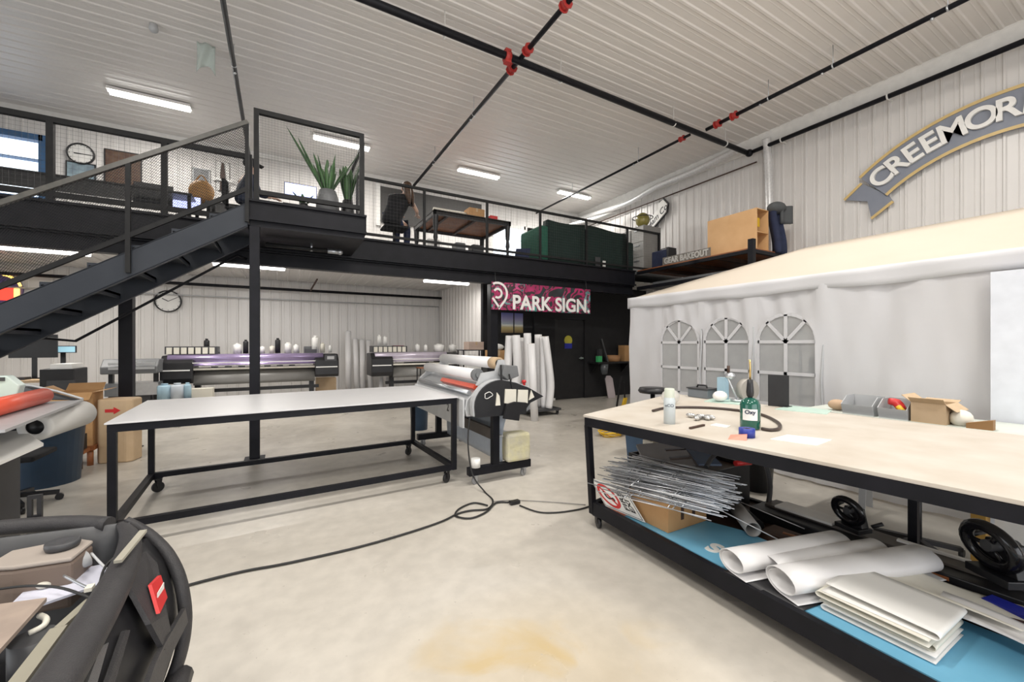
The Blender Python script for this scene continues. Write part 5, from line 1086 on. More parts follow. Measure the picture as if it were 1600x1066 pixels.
# tall white board standing against the tent
tag(MB().box(TX-.13, -.45, 0, TX-.10, .955, 2.06).build('display_board', mat('bluish_white_panel', (.74, .77, .83), .4)), 'tall plain bluish white board standing against the tent at the right edge', 'board')

# ================================================================ RIGHT WORKTABLE
w2 = thing('plywood_worktable', 'large plywood topped worktable with black steel frame and lower shelf, nearest on the right', 'table', (3, 1.2, 0))
TT = [(2.15, 2.63), (3.96, 3.23), (4.13, -.35), (2.46, -.35)]; ZT = .92
MB().prism([(x, y, ZT-.02) for x, y in TT], (0, 0, .02)).build('tabletop', M_top2, w2, bevel=.002)
def inset(P, d): 
    c = Vector((sum(p[0] for p in P)/len(P), sum(p[1] for p in P)/len(P))); return [tuple(Vector(p)+(c-Vector(p)).normalized()*d) for p in P]
FT = inset(TT, .03); m = MB()
for i in range(4):
    a, b = FT[i], FT[(i+1) % 4]; m.bar((a[0], a[1], ZT-.055), (b[0], b[1], ZT-.055), .045, .066)
m.build('top_frame', M_black, w2)
LZ = .155; LS = [(2.235, 2.62), (3.45, 2.93), (3.56, -.35), (2.14, -.35)]
for (a, b) in ((0, 3), (0, 1), (1, 2)):
    p, q = LS[a], LS[b]; MB().bar((p[0], p[1], LZ), (q[0], q[1], LZ), .04, .10 if (a, b) == (0, 3) else .06).build('lower_rail', M_black, w2)
MB().prism([(x, y, LZ-.004) for x, y in inset(LS, .03)], (0, 0, .012)).build('lower_shelf', M_dwood, w2)
for (p, q) in (((2.185, 2.61), (2.235, 2.61)), ((3.46, 2.92), (3.46, 2.92)), ((3.52, 1.02), (3.52, 1.02)), ((3.58, -.30), (3.58, -.30)), ((2.45, -.30), (2.16, -.30))):
    MB().bar((q[0], q[1], LZ-.05), (p[0], p[1], ZT-.088), .045, .045, (0, 1, 0)).build('leg', M_black, w2)
m = MB(); m.bar((2.20, 2.63, ZT-.055), (3.9, 3.2, ZT-.055), .04, .04); 
caster(w2, 2.25, 2.56, .045, 1.2, .105); caster(w2, 3.42, 2.80, .045, 1.2, .105); caster(w2, 2.25, -.2, .045, 1.2, .105)
SZ = LZ+.009      # shelf surface
# ---- on the lower shelf
bs = thing('blue_sign_board', 'light blue sign board with white letters lying on the lower shelf of the right worktable', 'sign', (2.45, 1, SZ))
BZ = SZ+.036
MB().prism([(2.265, 2.28, SZ+.02), (2.62, 2.20, SZ+.02), (2.80, 1.70, SZ+.02), (2.78, .9, SZ+.02), (2.84, -.3, SZ+.02), (2.185, -.3, SZ+.02)], (0, 0, .014)).build('board', M_lblue, bs)
q = onZ(1116, 857, BZ); r2 = onZ(1157, 873, BZ); d = (r2-q).normalized()
m = MB(frame((q.x, q.y, BZ), d, Vector((0, 0, 1)).cross(d))); vs, fs = text('S', .17, .004, .008); m.add(vs, fs); m.M = None; m.build('white_letter', M_letter, bs)
q2 = onZ(1157, 873, BZ); m = MB(frame((q2.x, q2.y, BZ), d, Vector((0, 0, 1)).cross(d))); vs, fs = text('J', .13, .004, .008); m.add(vs, fs); m.M = None; m.build('white_letter', M_letter, bs); q3 = onZ(1138, 871, BZ); MB().cyl(q3, q3+Vector((0, 0, .003)), .013, n=12).build('white_dot', M_letter, bs)
q = onZ(965, 806, SZ); tag(MB().prism([(2.26, 2.50, SZ+.001), (2.44, 2.54, SZ+.001), (2.44, 2.30, SZ+.001), (2.27, 2.30, SZ+.001)], (0, 0, .012)).build('orange_offcut', mat('coral_sheet', (.80, .24, .14), .5)), 'coral orange offcut on the lower shelf beside the leg under the fire exit sign', 'sheet')
# fire exit sign
S0, S1, S2, S3 = Vector((2.245, 2.47, SZ+.045)), Vector((2.285, 2.10, SZ+.045)), Vector((2.272, 2.30, .405)), Vector((2.205, 2.60, .385))
uu = (S1-S0); vv = ((S3-S0)+(S2-S1))/2
fx = thing('fire_exit_sign', 'white no stopping sign with red ring and FIRE EXIT wording leaning on the cardboard box', 'sign', S0)
nn = uu.cross(vv).normalized(); nn = -nn if nn.x > 0 else nn
MB().prism([S0, S1, S1+vv, S0+vv], -nn*.004).build('plate', M_letter, fx)
m = MB()
for a, b in ((S0+uu*.03+vv*.05, S1-uu*.03+vv*.05), (S1-uu*.03+vv*.05, S1-uu*.03+vv*.95), (S1-uu*.03+vv*.95, S0+uu*.03+vv*.95), (S0+uu*.03+vv*.95, S0+uu*.03+vv*.05)): m.bar(a+nn*.001, b+nn*.001, .002, .003, nn)
m.build('black_border', M_bplast, fx)
def onsign(s, t): return S0+uu*s+vv*t+nn*.002
def sgn_frame(s, t, rot=False):
    x = uu.normalized(); y = vv.normalized(); return Matrix(((x.x, y.x, nn.x, 0), (x.y, y.y, nn.y, 0), (x.z, y.z, nn.z, 0), (0, 0, 0, 1)))
m = MB(); 
for i in range(28):
    a, b = 2*PI*i/28, 2*PI*(i+1)/28; f = lambda r, t: onsign(.32+r*math.cos(t)*.27, .5+r*math.sin(t)*.40)
    m.prism([f(1, a), f(1, b), f(.78, b), f(.78, a)], nn*.001)
m.prism([onsign(.32-.27*.62, .5+.40*.55), onsign(.32-.27*.5, .5+.40*.72), onsign(.32+.27*.62, .5-.40*.55), onsign(.32+.27*.5, .5-.40*.72)], nn*.0012); m.build('red_prohibition_ring', M_red, fx)
m = MB(); m.tube([onsign(.22, .62), onsign(.24, .44), onsign(.32, .40), onsign(.42, .47), onsign(.44, .38)], .005, 6, sub=3); m.build('black_arrow', M_bplast, fx)
for wd, s in (('FIRE', .70), ('EXIT', .84)):
    vs, fs = text(wd, .10, .001, .002); m = MB(); vx = max(v.x for v in vs)-min(v.x for v in vs)
    m.add([onsign(s-v.y/uu.length*.60, .5+v.x/vx*.60)+nn*v.z for v in vs], fs); m.build('lettering', M_bplast, fx)
# cardboard box carrying the wire stakes
cb = carton(2.31, 1.92, SZ+.036, 2.72, 2.28, .415, 'brown cardboard box under the bundle of wire stakes on the lower shelf', M_card, tape=False)
for y, z in ((2.0, .30),): pass
for k in range(2): MB().box(2.44+.12*k, 1.917, SZ+.10, 2.47+.12*k, 1.9195, .36).build('hand_slot', M_dwood, cb)
# wire stakes
random.seed(5)
A = Vector((2.24, 2.44, .43)); B = Vector((2.50, 1.60, .43)); dirr = (B-A).normalized(); sidev = Vector((0, 0, 1)).cross(dirr).normalized(); first = None
cols = [M_galv, mat('pale_galvanised_wire', (.72, .73, .75), .35, .6), mat('dull_wire', (.3, .31, .33), .4, .7)]
protos = []
def stake_mesh(mt):
    m = MB(); L = .76; w_ = .12
    for s in (-1, 1): m.cyl((-L/2, s*w_/2, 0), (L/2, s*w_/2, 0), .0033, n=6)
    for x in (-.16, .14): m.cyl((x, -w_/2, 0), (x, w_/2, 0), .0033, n=6)
    for v in list(m.v): pass
    o = m.build('wire_stake', mt, loc=(0, 0, 0)); return o
protos = [stake_mesh(c) for c in cols]; used = set()
N = 84
for i in range(N):
    p = protos[i % 3]; o = p if (i % 3) not in used else p.copy()
    if o is not p: col.objects.link(o)
    used.add(i % 3)
    lay = i/N; c = (A+B)/2+sidev*(-.10+random.uniform(-.10, .30)+.16*lay)+dirr*random.uniform(-.09, .09)+Vector((0, 0, lay*.135+random.uniform(0, .01)))
    yaw = math.atan2(dirr.y, dirr.x)+random.uniform(-.09, .09)
    o.location = c; o.rotation_euler = (random.uniform(-.25, .25), random.uniform(-.03, .03), yaw)
    tag(o, 'thin silver wire sign stake in the bundle piled on the cardboard box', 'wire stake', 'wire stakes piled on the cardboard box')
for k, (a, b, lb) in enumerate((((2.55, 1.78, .40), (2.78, 1.28, BZ+.02), 'single long silver rod sloping from the stake bundle toward the white rolls'), ((3.0, 1.95, .32), (3.10, 1.45, .24), 'single silver rod lying across the black tray at the back'))):
    tag(MB().cyl(a, b, .004, n=8).build('metal_rod', cols[1]), lb, 'rod')
# crate with cut letters and odds behind the stakes
cr = thing('black_crate', 'black slatted crate of odds and ends behind the wire stakes', 'crate', (3.1, 2.3, SZ)); 
for b in ((2.78, 2.0, 2.80, 2.75), (3.38, 2.0, 3.40, 2.75), (2.80, 2.0, 3.38, 2.02), (2.80, 2.73, 3.38, 2.75)): MB().box(b[0], b[1], SZ+.01, b[2], b[3], .50).build('side_panel', M_bplast, cr)
MB().box(2.78, 2.0, SZ+.001, 3.40, 2.75, SZ+.01).build('base_panel', M_bplast, cr); MB().box(2.81, 2.03, .40, 3.37, 2.72, .47).build('contents_board', M_dwood, cr)
q = Vector((2.80, 2.36, .55)); m = MB(frame(q, (.85, -.40, .05), (.25, .75, .50))); m.prism([(-.20, -.13, 0), (.20, -.13, 0), (.20, -.06, 0), (.02, -.06, 0), (.02, -.02, 0), (.20, -.02, 0), (.20, .04, 0), (.02, .04, 0), (.02, .07, 0), (.20, .07, 0), (.20, .14, 0), (-.20, .14, 0)], (0, 0, .022)); tag(m.build('cut_letter', mat('grey_foam_letter', (.20, .19, .19), .6)), 'dark grey cut out letter E lying tilted on top of the stakes', 'letter')
m = MB(); m.prism([(2.95, 2.15, .51), (3.1, 2.05, .51), (3.35, 2.45, .60), (3.22, 2.55, .60)], (0, 0, .015)); tag(m.build('blue_offcut', mat('slate_blue_sheet', (.10, .14, .22), .5)), 'slate blue strip on the black crate', 'sheet')
m = MB(); m.box(2.82, 2.5, .50, 2.98, 2.62, .64); tag(m.build('beige_part', M_cream), 'small beige plastic part on top of the black crate', 'part')
m = MB(); m.tube([(2.9, 2.05, .53), (3.1, 2.1, .60), (3.3, 2.05, .66), (3.45, 1.95, .60), (3.42, 1.85, .40), (3.3, 1.8, .22)], .018, 8, sub=5); tag(m.build('corrugated_tube', M_dgrey), 'dark bent cable tube arching over the black crate', 'tube')
m = MB(); m.cyl((3.2, 2.0, .53), (3.34, 1.96, .53), .022, n=12); tag(m.build('hand_tool', M_red), 'small red hand tool on the black crate edge', 'tool')
# dark tray with boards at the back of the shelf
tag(MB().prism([(2.86, 1.62, SZ+.001), (3.05, 1.62, SZ+.001), (3.12, -.3, SZ+.001), (2.88, -.3, SZ+.001)], (0, 0, .05)).build('brown_board', mat('brown_planks', (.10, .05, .03), .55, c2=(.05, .025, .016), scale=14)), 'dark brown board lying behind the blue sign board', 'board')
for k in range(4):
    x = 2.88+.05*k; tag(MB().bar((x, 1.55-.05*k, SZ+.062), (x+.12, .95-.06*k, SZ+.062), .022, .02).build('wooden_strip', M_wood if k % 2 else M_dwood), 'narrow %s wooden strip on the brown board, %s' % (('dark', 'reddish')[k % 2], ('nearest the white rolls', 'second from the rolls', 'third from the rolls', 'next to the black tray')[k]), 'wooden strip')
bt = thing('black_tray', 'long black tray with grey lid along the back of the lower shelf', 'tray', (3.3, .7, SZ)); MB().box(3.14, -.3, SZ+.001, 3.42, 1.85, SZ+.085).build('tray_body', M_bplast, bt, bevel=.006); MB().box(3.26, -.3, SZ+.086, 3.42, 1.80, SZ+.10).build('grey_lid', mat('taupe_lid', (.12, .105, .095), .5), bt)
m = MB(); m.box(3.24, 1.35, SZ+.101, 3.40, 1.72, SZ+.118); tag(m.build('plastic_cover', M_letter, bevel=.004), 'flat white plastic cover on the black tray left of the smaller black hand wheel', 'cover')
tag(MB().bar((3.36, 1.05, SZ+.108), (3.38, .74, SZ+.108), .03, .012).build('white_strip', M_letter), 'narrow white strip on the black tray between the two black hand wheels', 'strip')
def reel(x, y, z, s, lab, rz):
    t = thing('hand_wheel_clamp', lab, 'clamp', (x, y, z)); M = TR(x, y, z, rz, s)
    MB(M).box(-.09, -.07, 0, .09, .07, .035).build('base', M_bplast, t, bevel=.004)
    m = MB(M); m.prism([(-.08, -.05, .035), (.08, -.05, .035), (.05, -.05, .17), (-.05, -.05, .17)], (0, .07, 0)); m.build('body', M_bplast, t, bevel=.004)
    m = MB(M); m.tube([(.10*math.cos(a), .05+.02*math.sin(a), .15+.085*math.sin(a)) for a in [2*PI*k/24 for k in range(24)]], .026, 10, closed=True)
    for a in (0, 2.1, 4.2): m.cyl((0, .05, .15), (.09*math.cos(a), .05+.018*math.sin(a), .15+.075*math.sin(a)), .010, n=8)
    m.build('wheel', mat('glossy_black', (.008, .008, .010), .15), t)
    MB(M).cyl((0, -.06, .15), (0, .07, .15), .026, n=14).build('spindle', M_dgrey, t); MB(M).cyl((.10, .05, .15), (.10, -.03, .17), .012, n=10).build('crank_knob', M_bplast, t)
    MB(M).cyl((-.09, -.06, .05), (-.14, -.10, .09), .014, n=8).build('side_knob', M_bplast, t)
reel(3.26, 1.24, SZ+.12, .85, 'smaller black hand wheel clamp on the black tray behind the white rolls', 1.3); reel(3.24, .60, SZ+.12, 1.15, 'larger black hand wheel clamp nearest the right edge', 1.0)
# rolled white sheets
def sheet_roll(p, q, r, lab, turns=1.35, tail=.10, mt=None, flat=.75):
    p = Vector(p); q = Vector(q); d = (q-p).normalized(); s = d.cross(Vector((0, 0, 1))).normalized(); up = s.cross(d)
    t = thing('rolled_banner', lab, 'roll', (p+q)/2-up*r)
    def f(u, v):
        a = -PI/2-2*PI*turns*v; rr = r*(1-.22*v); off = s*0
        if v < .12: 
            k = (.12-v)/.12; c = s*tail*k-up*r*flat; return p.lerp(q, u)+c+up*0
        vv_ = (v-.12)/.88; a = -PI/2-2*PI*turns*vv_; rr = r*(1-.25*vv_)
        return p.lerp(q, u)+s*math.cos(a)*rr*1.15+up*(math.sin(a)*rr*flat)
    m = MB(); m.grid(f, 6, 60, thick=None); o = m.build('sheet', mt or M_vinyl, t); sd = o.modifiers.new('thick', 'SOLIDIFY'); sd.thickness = .0025; return t
sheet_roll((2.205, 1.40, BZ+.075), (2.98, 1.20, BZ+.085), .085, 'first white rolled banner nearest the blue sign letters'); sheet_roll((2.36, 1.27, BZ+.07), (3.05, 1.04, BZ+.10), .07, 'thinner white rolled banner between the two larger rolls')
sheet_roll((2.245, 1.16, BZ+.075), (3.12, .86, BZ+.105), .09, 'largest white rolled banner in front of the folded stack')
m = MB(); m.grid(lambda u, v: (2.19+.5*u, 1.44-.40*v-.06*u, BZ+.003+.004*math.sin(6*v)), 6, 8, thick=(0, 0, .002)); tag(m.build('black_backed_sheet', M_bplast), 'black backed sheet under the white rolls on the blue board', 'sheet')
# folded stack
fs_ = thing('folded_vinyl_stack', 'thick folded stack of cream white vinyl at the lower right on the shelf', 'stack', (2.45, .8, BZ))
ang = math.radians(-12); Mf = TR(2.30, .60, BZ, 0)
for k in range(4):
    z0 = .004+.029*k; ya, yb = .0+.008*(k % 2), .40-.012*((k+1) % 2)
    def f(u, v, z0=z0, ya=ya, yb=yb, k=k):
        # one fold: lower leaf, rounded turn, upper leaf
        if v < .4: y = ya+(yb-ya)*(v/.4); z = z0
        elif v < .6: a = -PI/2+PI*(v-.4)/.2; y = yb+.018*math.cos(a); z = z0+.0135+.0135*math.sin(a)
        else: y = yb-(yb-ya)*((v-.6)/.4); z = z0+.027
        if k % 2: y = ya+yb-y
        return (Mf @ Vector((.0+.34*u+.012*math.sin(k*2.1)+.04*v*(k % 2), y+.02*math.sin(k), z+.010*math.sin(u*3+k)*(.5 if k > 3 else .1))))
    m = MB(); m.grid(f, 8, 40); o = m.build('folded_sheet', M_cream if k in (1, 2) else M_paper, fs_); sd = o.modifiers.new('t', 'SOLIDIFY'); sd.thickness = .002
m = MB(); m.grid(lambda u, v: (2.66-.30*u*u+.20*v, .72-.95*u+.04*math.sin(5*u), BZ+.06-.05*u+.03*math.sin(PI*u)+.01*math.sin(8*v+4*u)), 16, 6, thick=(0, 0, .003)); tag(m.build('loose_vinyl_strip', M_vinyl), 'loose white vinyl strip trailing from the folded stack to the right edge', 'sheet')
m = MB(); m.grid(lambda u, v: (2.62+.42*v+.1*u, 1.0-.55*u, BZ+.045+.05*math.sin(2.5*u+3*v)*(1-.3*u)+.02*math.cos(7*v)), 14, 10, thick=(0, 0, .003)); tag(m.build('crumpled_cream_sheet', M_cream), 'crumpled cream sheet behind the folded stack', 'sheet')
tag(MB().bar((3.08, .62, SZ+.06), (2.95, .0, SZ+.06), .09, .02).build('cobalt_panel', M_cobalt), 'cobalt blue panel strip beneath the larger hand wheel clamp', 'panel')
for k, mt in enumerate((M_card2, M_card, M_cream)): tag(MB().bar((2.90-.03*k, .42-.05*k, BZ+.03-.002*k), (2.72-.03*k, -.25, BZ+.03-.002*k), .03, .018).build('paper_strip', mt), '%s strip at the lower right behind the loose vinyl' % ('pale brown', 'brown', 'cream')[k], 'strip')
q = Vector((2.80, 1.70, BZ+.05)); t = thing('grey_film_roll', 'small open roll of grey film beside the cardboard box', 'roll', q); m = MB(); m.tube([(2.76, 1.60, BZ+.05), (2.98, 1.85, BZ+.06)], .05, 20, caps=False); o = m.build('film', M_alu if False else mat('grey_film', (.38, .37, .36), .35), t); sd = o.modifiers.new('t', 'SOLIDIFY'); sd.thickness = .006
m = MB(); m.cyl((2.92, 1.66, SZ+.05), (3.12, 1.98, SZ+.07), .045, n=18); tag(m.build('dark_roll', M_bplast), 'dark roll lying beside the grey film roll', 'roll')

# ---- on the worktable
def T(px, py, z=ZT): return onZ(px, py, z)
q = T(1046, 662); t = thing('spray_can', 'pale blue white spray can standing at the left end of the plywood worktable', 'spray can', q); r = .04
MB().lathe(q, [(0, 0), (r, 0), (r, .17), (r*.9, .185), (r*.88, .19)], 20).build('can_body', mat('pale_can', (.60, .66, .68), .35), t); MB().lathe(q, [(r*.88, .19), (r*.88, .25), (r*.8, .255), (0, .255)], 20).build('cap', mat('greenish_cap', (.62, .66, .56), .5), t)
d = -Vector((q.x, q.y, 0)).normalized(); m = MB(frame(q+d*(r+.001)+Vector((0, 0, .135)), Vector((0, 0, 1)).cross(d), (0, 0, 1))); vs, fs = text('eCO', .03, .0006); m.add(vs, fs); m.build('label_lettering', M_navy, t)
q = T(1090, 655); t = thing('foil_pack', 'crumpled silver foil pack on the plywood worktable', 'foil', q); random.seed(9)
for k in range(7): MB().ball(q+Vector((random.uniform(-.08, .08), random.uniform(-.07, .07), .02)), .03, (1.4, .7, .6), n=8, m=5, rot=Matrix.Rotation(random.uniform(0, 3), 3, 'Z')).build('foil_bag', M_foil, t)
q = T(1172, 670); t = thing('torch_canister', 'dark green gas torch canister with brass nozzle on the plywood worktable', 'gas torch', q)
MB().lathe(q, [(0, .004), (.056, .0), (.062, .012), (.062, .165), (.05, .195), (.025, .212), (0, .212)], 26).build('canister', M_green, t)
MB().lathe(q, [(.012, .21), (.022, .225), (.024, .25), (.020, .30), (.017, .335), (0, .335)], 16).build('valve_grip', M_bplast, t)
MB().tube([q+Vector((0, 0, .33)), q+Vector((0, 0, .42)), q+Vector((-.004, 0, .47))], .006, 10).build('brass_nozzle', M_brass, t)
d = -Vector((q.x, q.y, 0)).normalized(); sd_ = Vector((0, 0, 1)).cross(d)
m = MB(); m.grid(lambda u, v: q+(d*math.cos((u-.5)*1.5)+sd_*math.sin((u-.5)*1.5))*.0635+Vector((0, 0, .065+.075*v)), 10, 4); m.build('white_label', M_letter, t)
m = MB(frame(q+d*.066+Vector((0, 0, .12)), sd_, (0, 0, 1))); vs, fs = text('Oxy', .036, .0006, .001); m.add(vs, fs); m.build('label_lettering', M_navy, t)
q = T(1167, 683); t = thing('blue_tape_roll', 'roll of blue tape standing in front of the torch canister', 'tape', q); MB().lathe(q, [(.022, 0), (.045, 0), (.045, .055), (.022, .055), (.022, 0)], 24).build('tape', M_bluetape, t); MB().lathe(q, [(.02, .002), (.022, .002), (.022, .053), (.02, .053)], 20).build('core', M_card2, t)
q = T(1151, 686); m = MB(frame(q, (.6, -.8, 0), (.8, .6, .12))); m.prism([(-.05, -.04, .002), (.05, -.03, .002), (.06, .04, .02), (-.03, .05, .004)], (0, 0, .003)); tag(m.build('coral_paper_scrap', mat('coral_paper', (.75, .28, .20), .6)), 'small coral paper scrap beside the blue tape roll', 'paper')
a, b = T(1078, 671), T(1100, 666); tag(MB().bar(a+Vector((0, 0, .008)), b+Vector((0, 0, .008)), .016, .012).build('utility_knife', M_dwood), 'small dark knife on the table below the foil pack', 'knife')
P = [T(1109, 665), T(1135, 669), T(1142, 666), T(1119, 662)]; tag(MB().prism(P, (0, 0, .003)).build('white_card', M_letter), 'small white card right of the knife on the plywood worktable', 'card')
P = [T(1203, 687), T(1277, 697), T(1300, 688), T(1230, 680)]; tag(MB().prism(P, (0, 0, .004)).build('paper_sheet', M_letter), 'flat white sheet lying right of the torch canister', 'paper')
P = [T(p, y, ZT+.012) for p, y in ((1020, 642), (1045, 637), (1100, 637), (1150, 641), (1190, 648), (1215, 660), (1218, 669), (1205, 672), (1190, 670))]
tag(MB().tube(P, .011, 8, sub=5).build('rubber_hose', M_brownhose), 'dark brown hose curving across the plywood worktable behind the torch', 'hose')
q = T(1042, 632); m = MB(); m.ball(q+Vector((.05, 0, .07)), .09, (1.1, .8, .8), n=16, m=10); tag(m.build('plastic_bag', mat('milky_film', (.75, .74, .70), .3, alpha=.55)), 'translucent plastic bag behind the spray can', 'bag')
q = T(1180, 629); P = [T(1100, 628), T(1165, 634), T(1170, 626), T(1118, 622)]; tag(MB().prism(P, (0, 0, .006)).build('cutting_mat', M_mint), 'mint green cutting mat at the far side of the plywood worktable', 'mat')
q = T(1097, 621); t = thing('tool_caddy', 'grey tool caddy with black handle at the far side of the worktable', 'caddy', q); MB().box(q.x-.08, q.y-.12, ZT, q.x+.10, q.y+.12, ZT+.09).build('tray', mat('slate_plastic', (.17, .19, .21), .45), t, bevel=.008)
m = MB(); m.tube([(q.x, q.y-.07, ZT+.09), (q.x, q.y-.05, ZT+.13), (q.x, q.y+.05, ZT+.13), (q.x, q.y+.07, ZT+.09)], .010, 8); m.build('handle', M_bplast, t); MB().box(q.x-.09, q.y-.13, ZT+.091, q.x+.11, q.y+.13, ZT+.105).build('lid', M_dgrey, t)
q = T(1127, 624, ZT+.01); tag(MB().box(q.x+.02, q.y-.03, ZT+.001, q.x+.08, q.y+.06, ZT+.23).build('pale_blue_carton', M_palebl), 'upright pale blue box behind the white bag on the mint mat', 'box')
q = T(1125, 627, ZT+.01); tag(MB().ball(q+Vector((0, 0, .05)), .07, (1.1, .9, .75), n=14, m=9).build('white_bag', M_letter), 'white plastic bag in front of the pale blue box', 'bag')
q = T(1152, 627, ZT+.01); t = thing('magnifier_lamp', 'silver articulated desk lamp with round head at the far side of the worktable', 'lamp', q)
MB().cyl(q, q+Vector((0, 0, .02)), .06, n=20).build('base', M_alu, t); MB().cyl(q+Vector((.0, 0, .02)), q+Vector((-.07, .06, .24)), .008, n=8).build('arm', M_alu, t); MB().ball(q+Vector((-.04, .05, .25)), .05, (1, 1, .7)).build('lamp_head', M_alu, t); MB().cyl(q+Vector((-.05, .06, .27)), q+Vector((-.05, .06, .35)), .014, n=8).build('top_grip', M_dwood, t)
q = T(1163, 628, ZT); t = thing('tape_dispenser', 'grey round tape reel standing behind the desk lamp', 'tape dispenser', q); MB().cyl((q.x+.10, q.y, ZT+.11), (q.x+.12, q.y+.07, ZT+.11), .11, n=26).build('reel', mat('beige_reel', (.42, .39, .35), .5), t); MB().box(q.x+.04, q.y-.05, ZT, q.x+.18, q.y+.13, ZT+.02).build('base', M_lgrey, t)
a = T(1200, 634); b = T(1233, 637); t = thing('black_display_panel', 'upright matt black panel standing at the far edge of the worktable', 'panel', a); MB().prism([(a.x, a.y, ZT), (b.x, b.y, ZT), (b.x, b.y, ZT+.29), (a.x, a.y, ZT+.29)], (.02, .01, 0)).build('panel', M_bplast, t); MB().box(a.x+.02, b.y, ZT, a.x+.10, a.y, ZT+.01).build('foot', M_bplast, t)
P = [T(1210, 640), T(1292, 648), T(1300, 642), T(1235, 634)]; tag(MB().prism(P, (0, 0, .004)).build('mint_sheet', M_mint), 'pale mint sheet under the black display panel', 'sheet')
# black round stool behind the left end
q = Vector((4.33, 3.85, 0)); t = thing('round_stool', 'black round topped stool behind the left end of the plywood worktable', 'stool', q); MB().lathe((q.x, q.y, .84), [(0, 0), (.17, 0), (.19, .03), (.17, .07), (0, .07)], 22).build('seat', M_bplast, t); MB().cyl(q, q+Vector((0, 0, .84)), .03, n=10).build('column', M_bplast, t); MB().cyl(q, q+Vector((0, 0, .03)), .2, n=20).build('base', M_bplast, t)
# folding bench behind, carrying bins
bn2 = thing('folding_bench', 'pale folding bench with white trestle legs between the worktable and the tent', 'bench', (4.5, 1.2, 0)); BX0, BX1, BY0, BY1, BZ2 = 4.22, 4.80, -.2, 2.0, .90
MB().box(BX0, BY0, BZ2-.03, BX1, BY1, BZ2).build('top', mat('pale_mint_top', (.62, .66, .60), .5), bn2, bevel=.004)
for y in (1.62, .1):
    for s in (-1, 1): MB().bar((4.5, y, BZ2-.03), (4.5+s*.22, y+.05*s, 0), .045, .03).build('trestle_leg', M_lgrey, bn2)
def on(px, X=4.32): return onX(px, 600, X).y
y1_, y0_ = on(1323), on(1374); bin_tray(TR(4.24, y1_, BZ2, -PI/2), y1_-y0_-.01, .22, .15, 'pale grey open parts bin, left of the two on the folding bench', M_lgrey, 'parts bins on the folding bench')
tag(MB().box(4.30, y0_+.05, BZ2+.006, 4.40, y1_-.08, BZ2+.04).build('grey_handle_tool', M_dgrey), 'dark grey tool lying in the left parts bin', 'tool')
y3, y2 = on(1377), on(1425); bin_tray(TR(4.24, y3-.01, BZ2, -PI/2), y3-y2-.01, .22, .15, 'pale grey open parts bin with red bundle, right of the two on the folding bench', M_lgrey, 'parts bins on the folding bench')
t = thing('red_yellow_bundle', 'red and yellow bundle in the right parts bin', 'bundle', (4.33, (y2+y3)/2, BZ2)); MB().tube([(4.31, y3-.05, BZ2+.13), (4.33, (y2+y3)/2, BZ2+.12), (4.30, y2+.05, BZ2+.07)], [.025, .035, .03], 10, sub=3).build('red_part', M_red, t); MB().tube([(4.29, (y2+y3)/2-.02, BZ2+.10), (4.28, y2+.03, BZ2+.05)], .02, 8).build('yellow_part', M_yellow, t)
y1_, y0_ = on(1416), on(1484); carton(4.24, y0_, BZ2, 4.50, y1_-.05, BZ2+.15, 'open brown cardboard box on the folding bench right of the parts bins', M_card2, open_=True)
q = Vector((4.33, on(1500), BZ2)); tag(MB().ball(q+Vector((.02, 0, .05)), .08, (1, .8, .8), n=12, m=8).build('white_cloth', M_cream), 'crumpled white cloth right of the open cardboard box', 'cloth')
a, b = on(1510, 4.25), on(1551, 4.25); tag(MB().prism([(4.24, a, BZ2), (4.26, b, BZ2), (4.26, b, BZ2+.07), (4.24, a, BZ2+.035)], (.06, .0, 0)).build('brown_wood_block', mat('brown_wood_block', (.30, .16, .06), .6)), 'brown wooden block at the right end of the folding bench', 'block')
q = Vector((4.36, on(1305), BZ2)); tag(MB().ball(q+Vector((0, 0, .05)), .06, (1, 1.2, .8), n=12, m=8).build('tan_glove', mat('tan_glove', (.55, .38, .25), .7)), 'tan work glove left of the pale grey parts bins', 'glove')
# under and behind the worktable
q = onZ(1212, 757, 0); round_bin(4.28, 2.45, .17, .42, M_bplast, 'black round bin on the floor behind the plywood worktable', 'black_bin')
q = Vector((4.02, 1.15, 0)); t = thing('stool_base', 'round topped work stool with pale star base behind the worktable shelf', 'stool', q); MB().cyl(q+Vector((0, 0, .06)), q+Vector((0, 0, .45)), .03, n=10).build('column', M_bplast, t)
MB().lathe(q+Vector((0, 0, .45)), [(0, 0), (.15, 0), (.16, .03), (.14, .05), (0, .05)], 20).build('seat', M_bplast, t)
for k in range(5):
    a = k*2*PI/5+.3; MB().bar(q+Vector((0, 0, .08)), q+Vector((.24*math.cos(a), .24*math.sin(a), .055)), .04, .03).build('base_spoke', M_bplast, t); MB().cyl(q+Vector((.24*math.cos(a), .24*math.sin(a)-.012, .028)), q+Vector((.24*math.cos(a), .24*math.sin(a)+.012, .028)), .028, n=12).build('caster', M_dgrey, t)
tag(MB().prism([(4.12, .80, 0), (4.12, .05, 0), (4.17, .05, .60), (4.17, .80, .60)], (.02, 0, 0)).build('leaning_board', M_letter), 'white panel leaning under the folding bench behind the larger hand wheel', 'panel')
tag(MB().box(4.10, .83, 0, 4.20, .90, .58).build('yellow_edge_board', mat('ochre_board', (.45, .26, .05), .6)), 'narrow ochre board standing left of the leaning white panel', 'board')
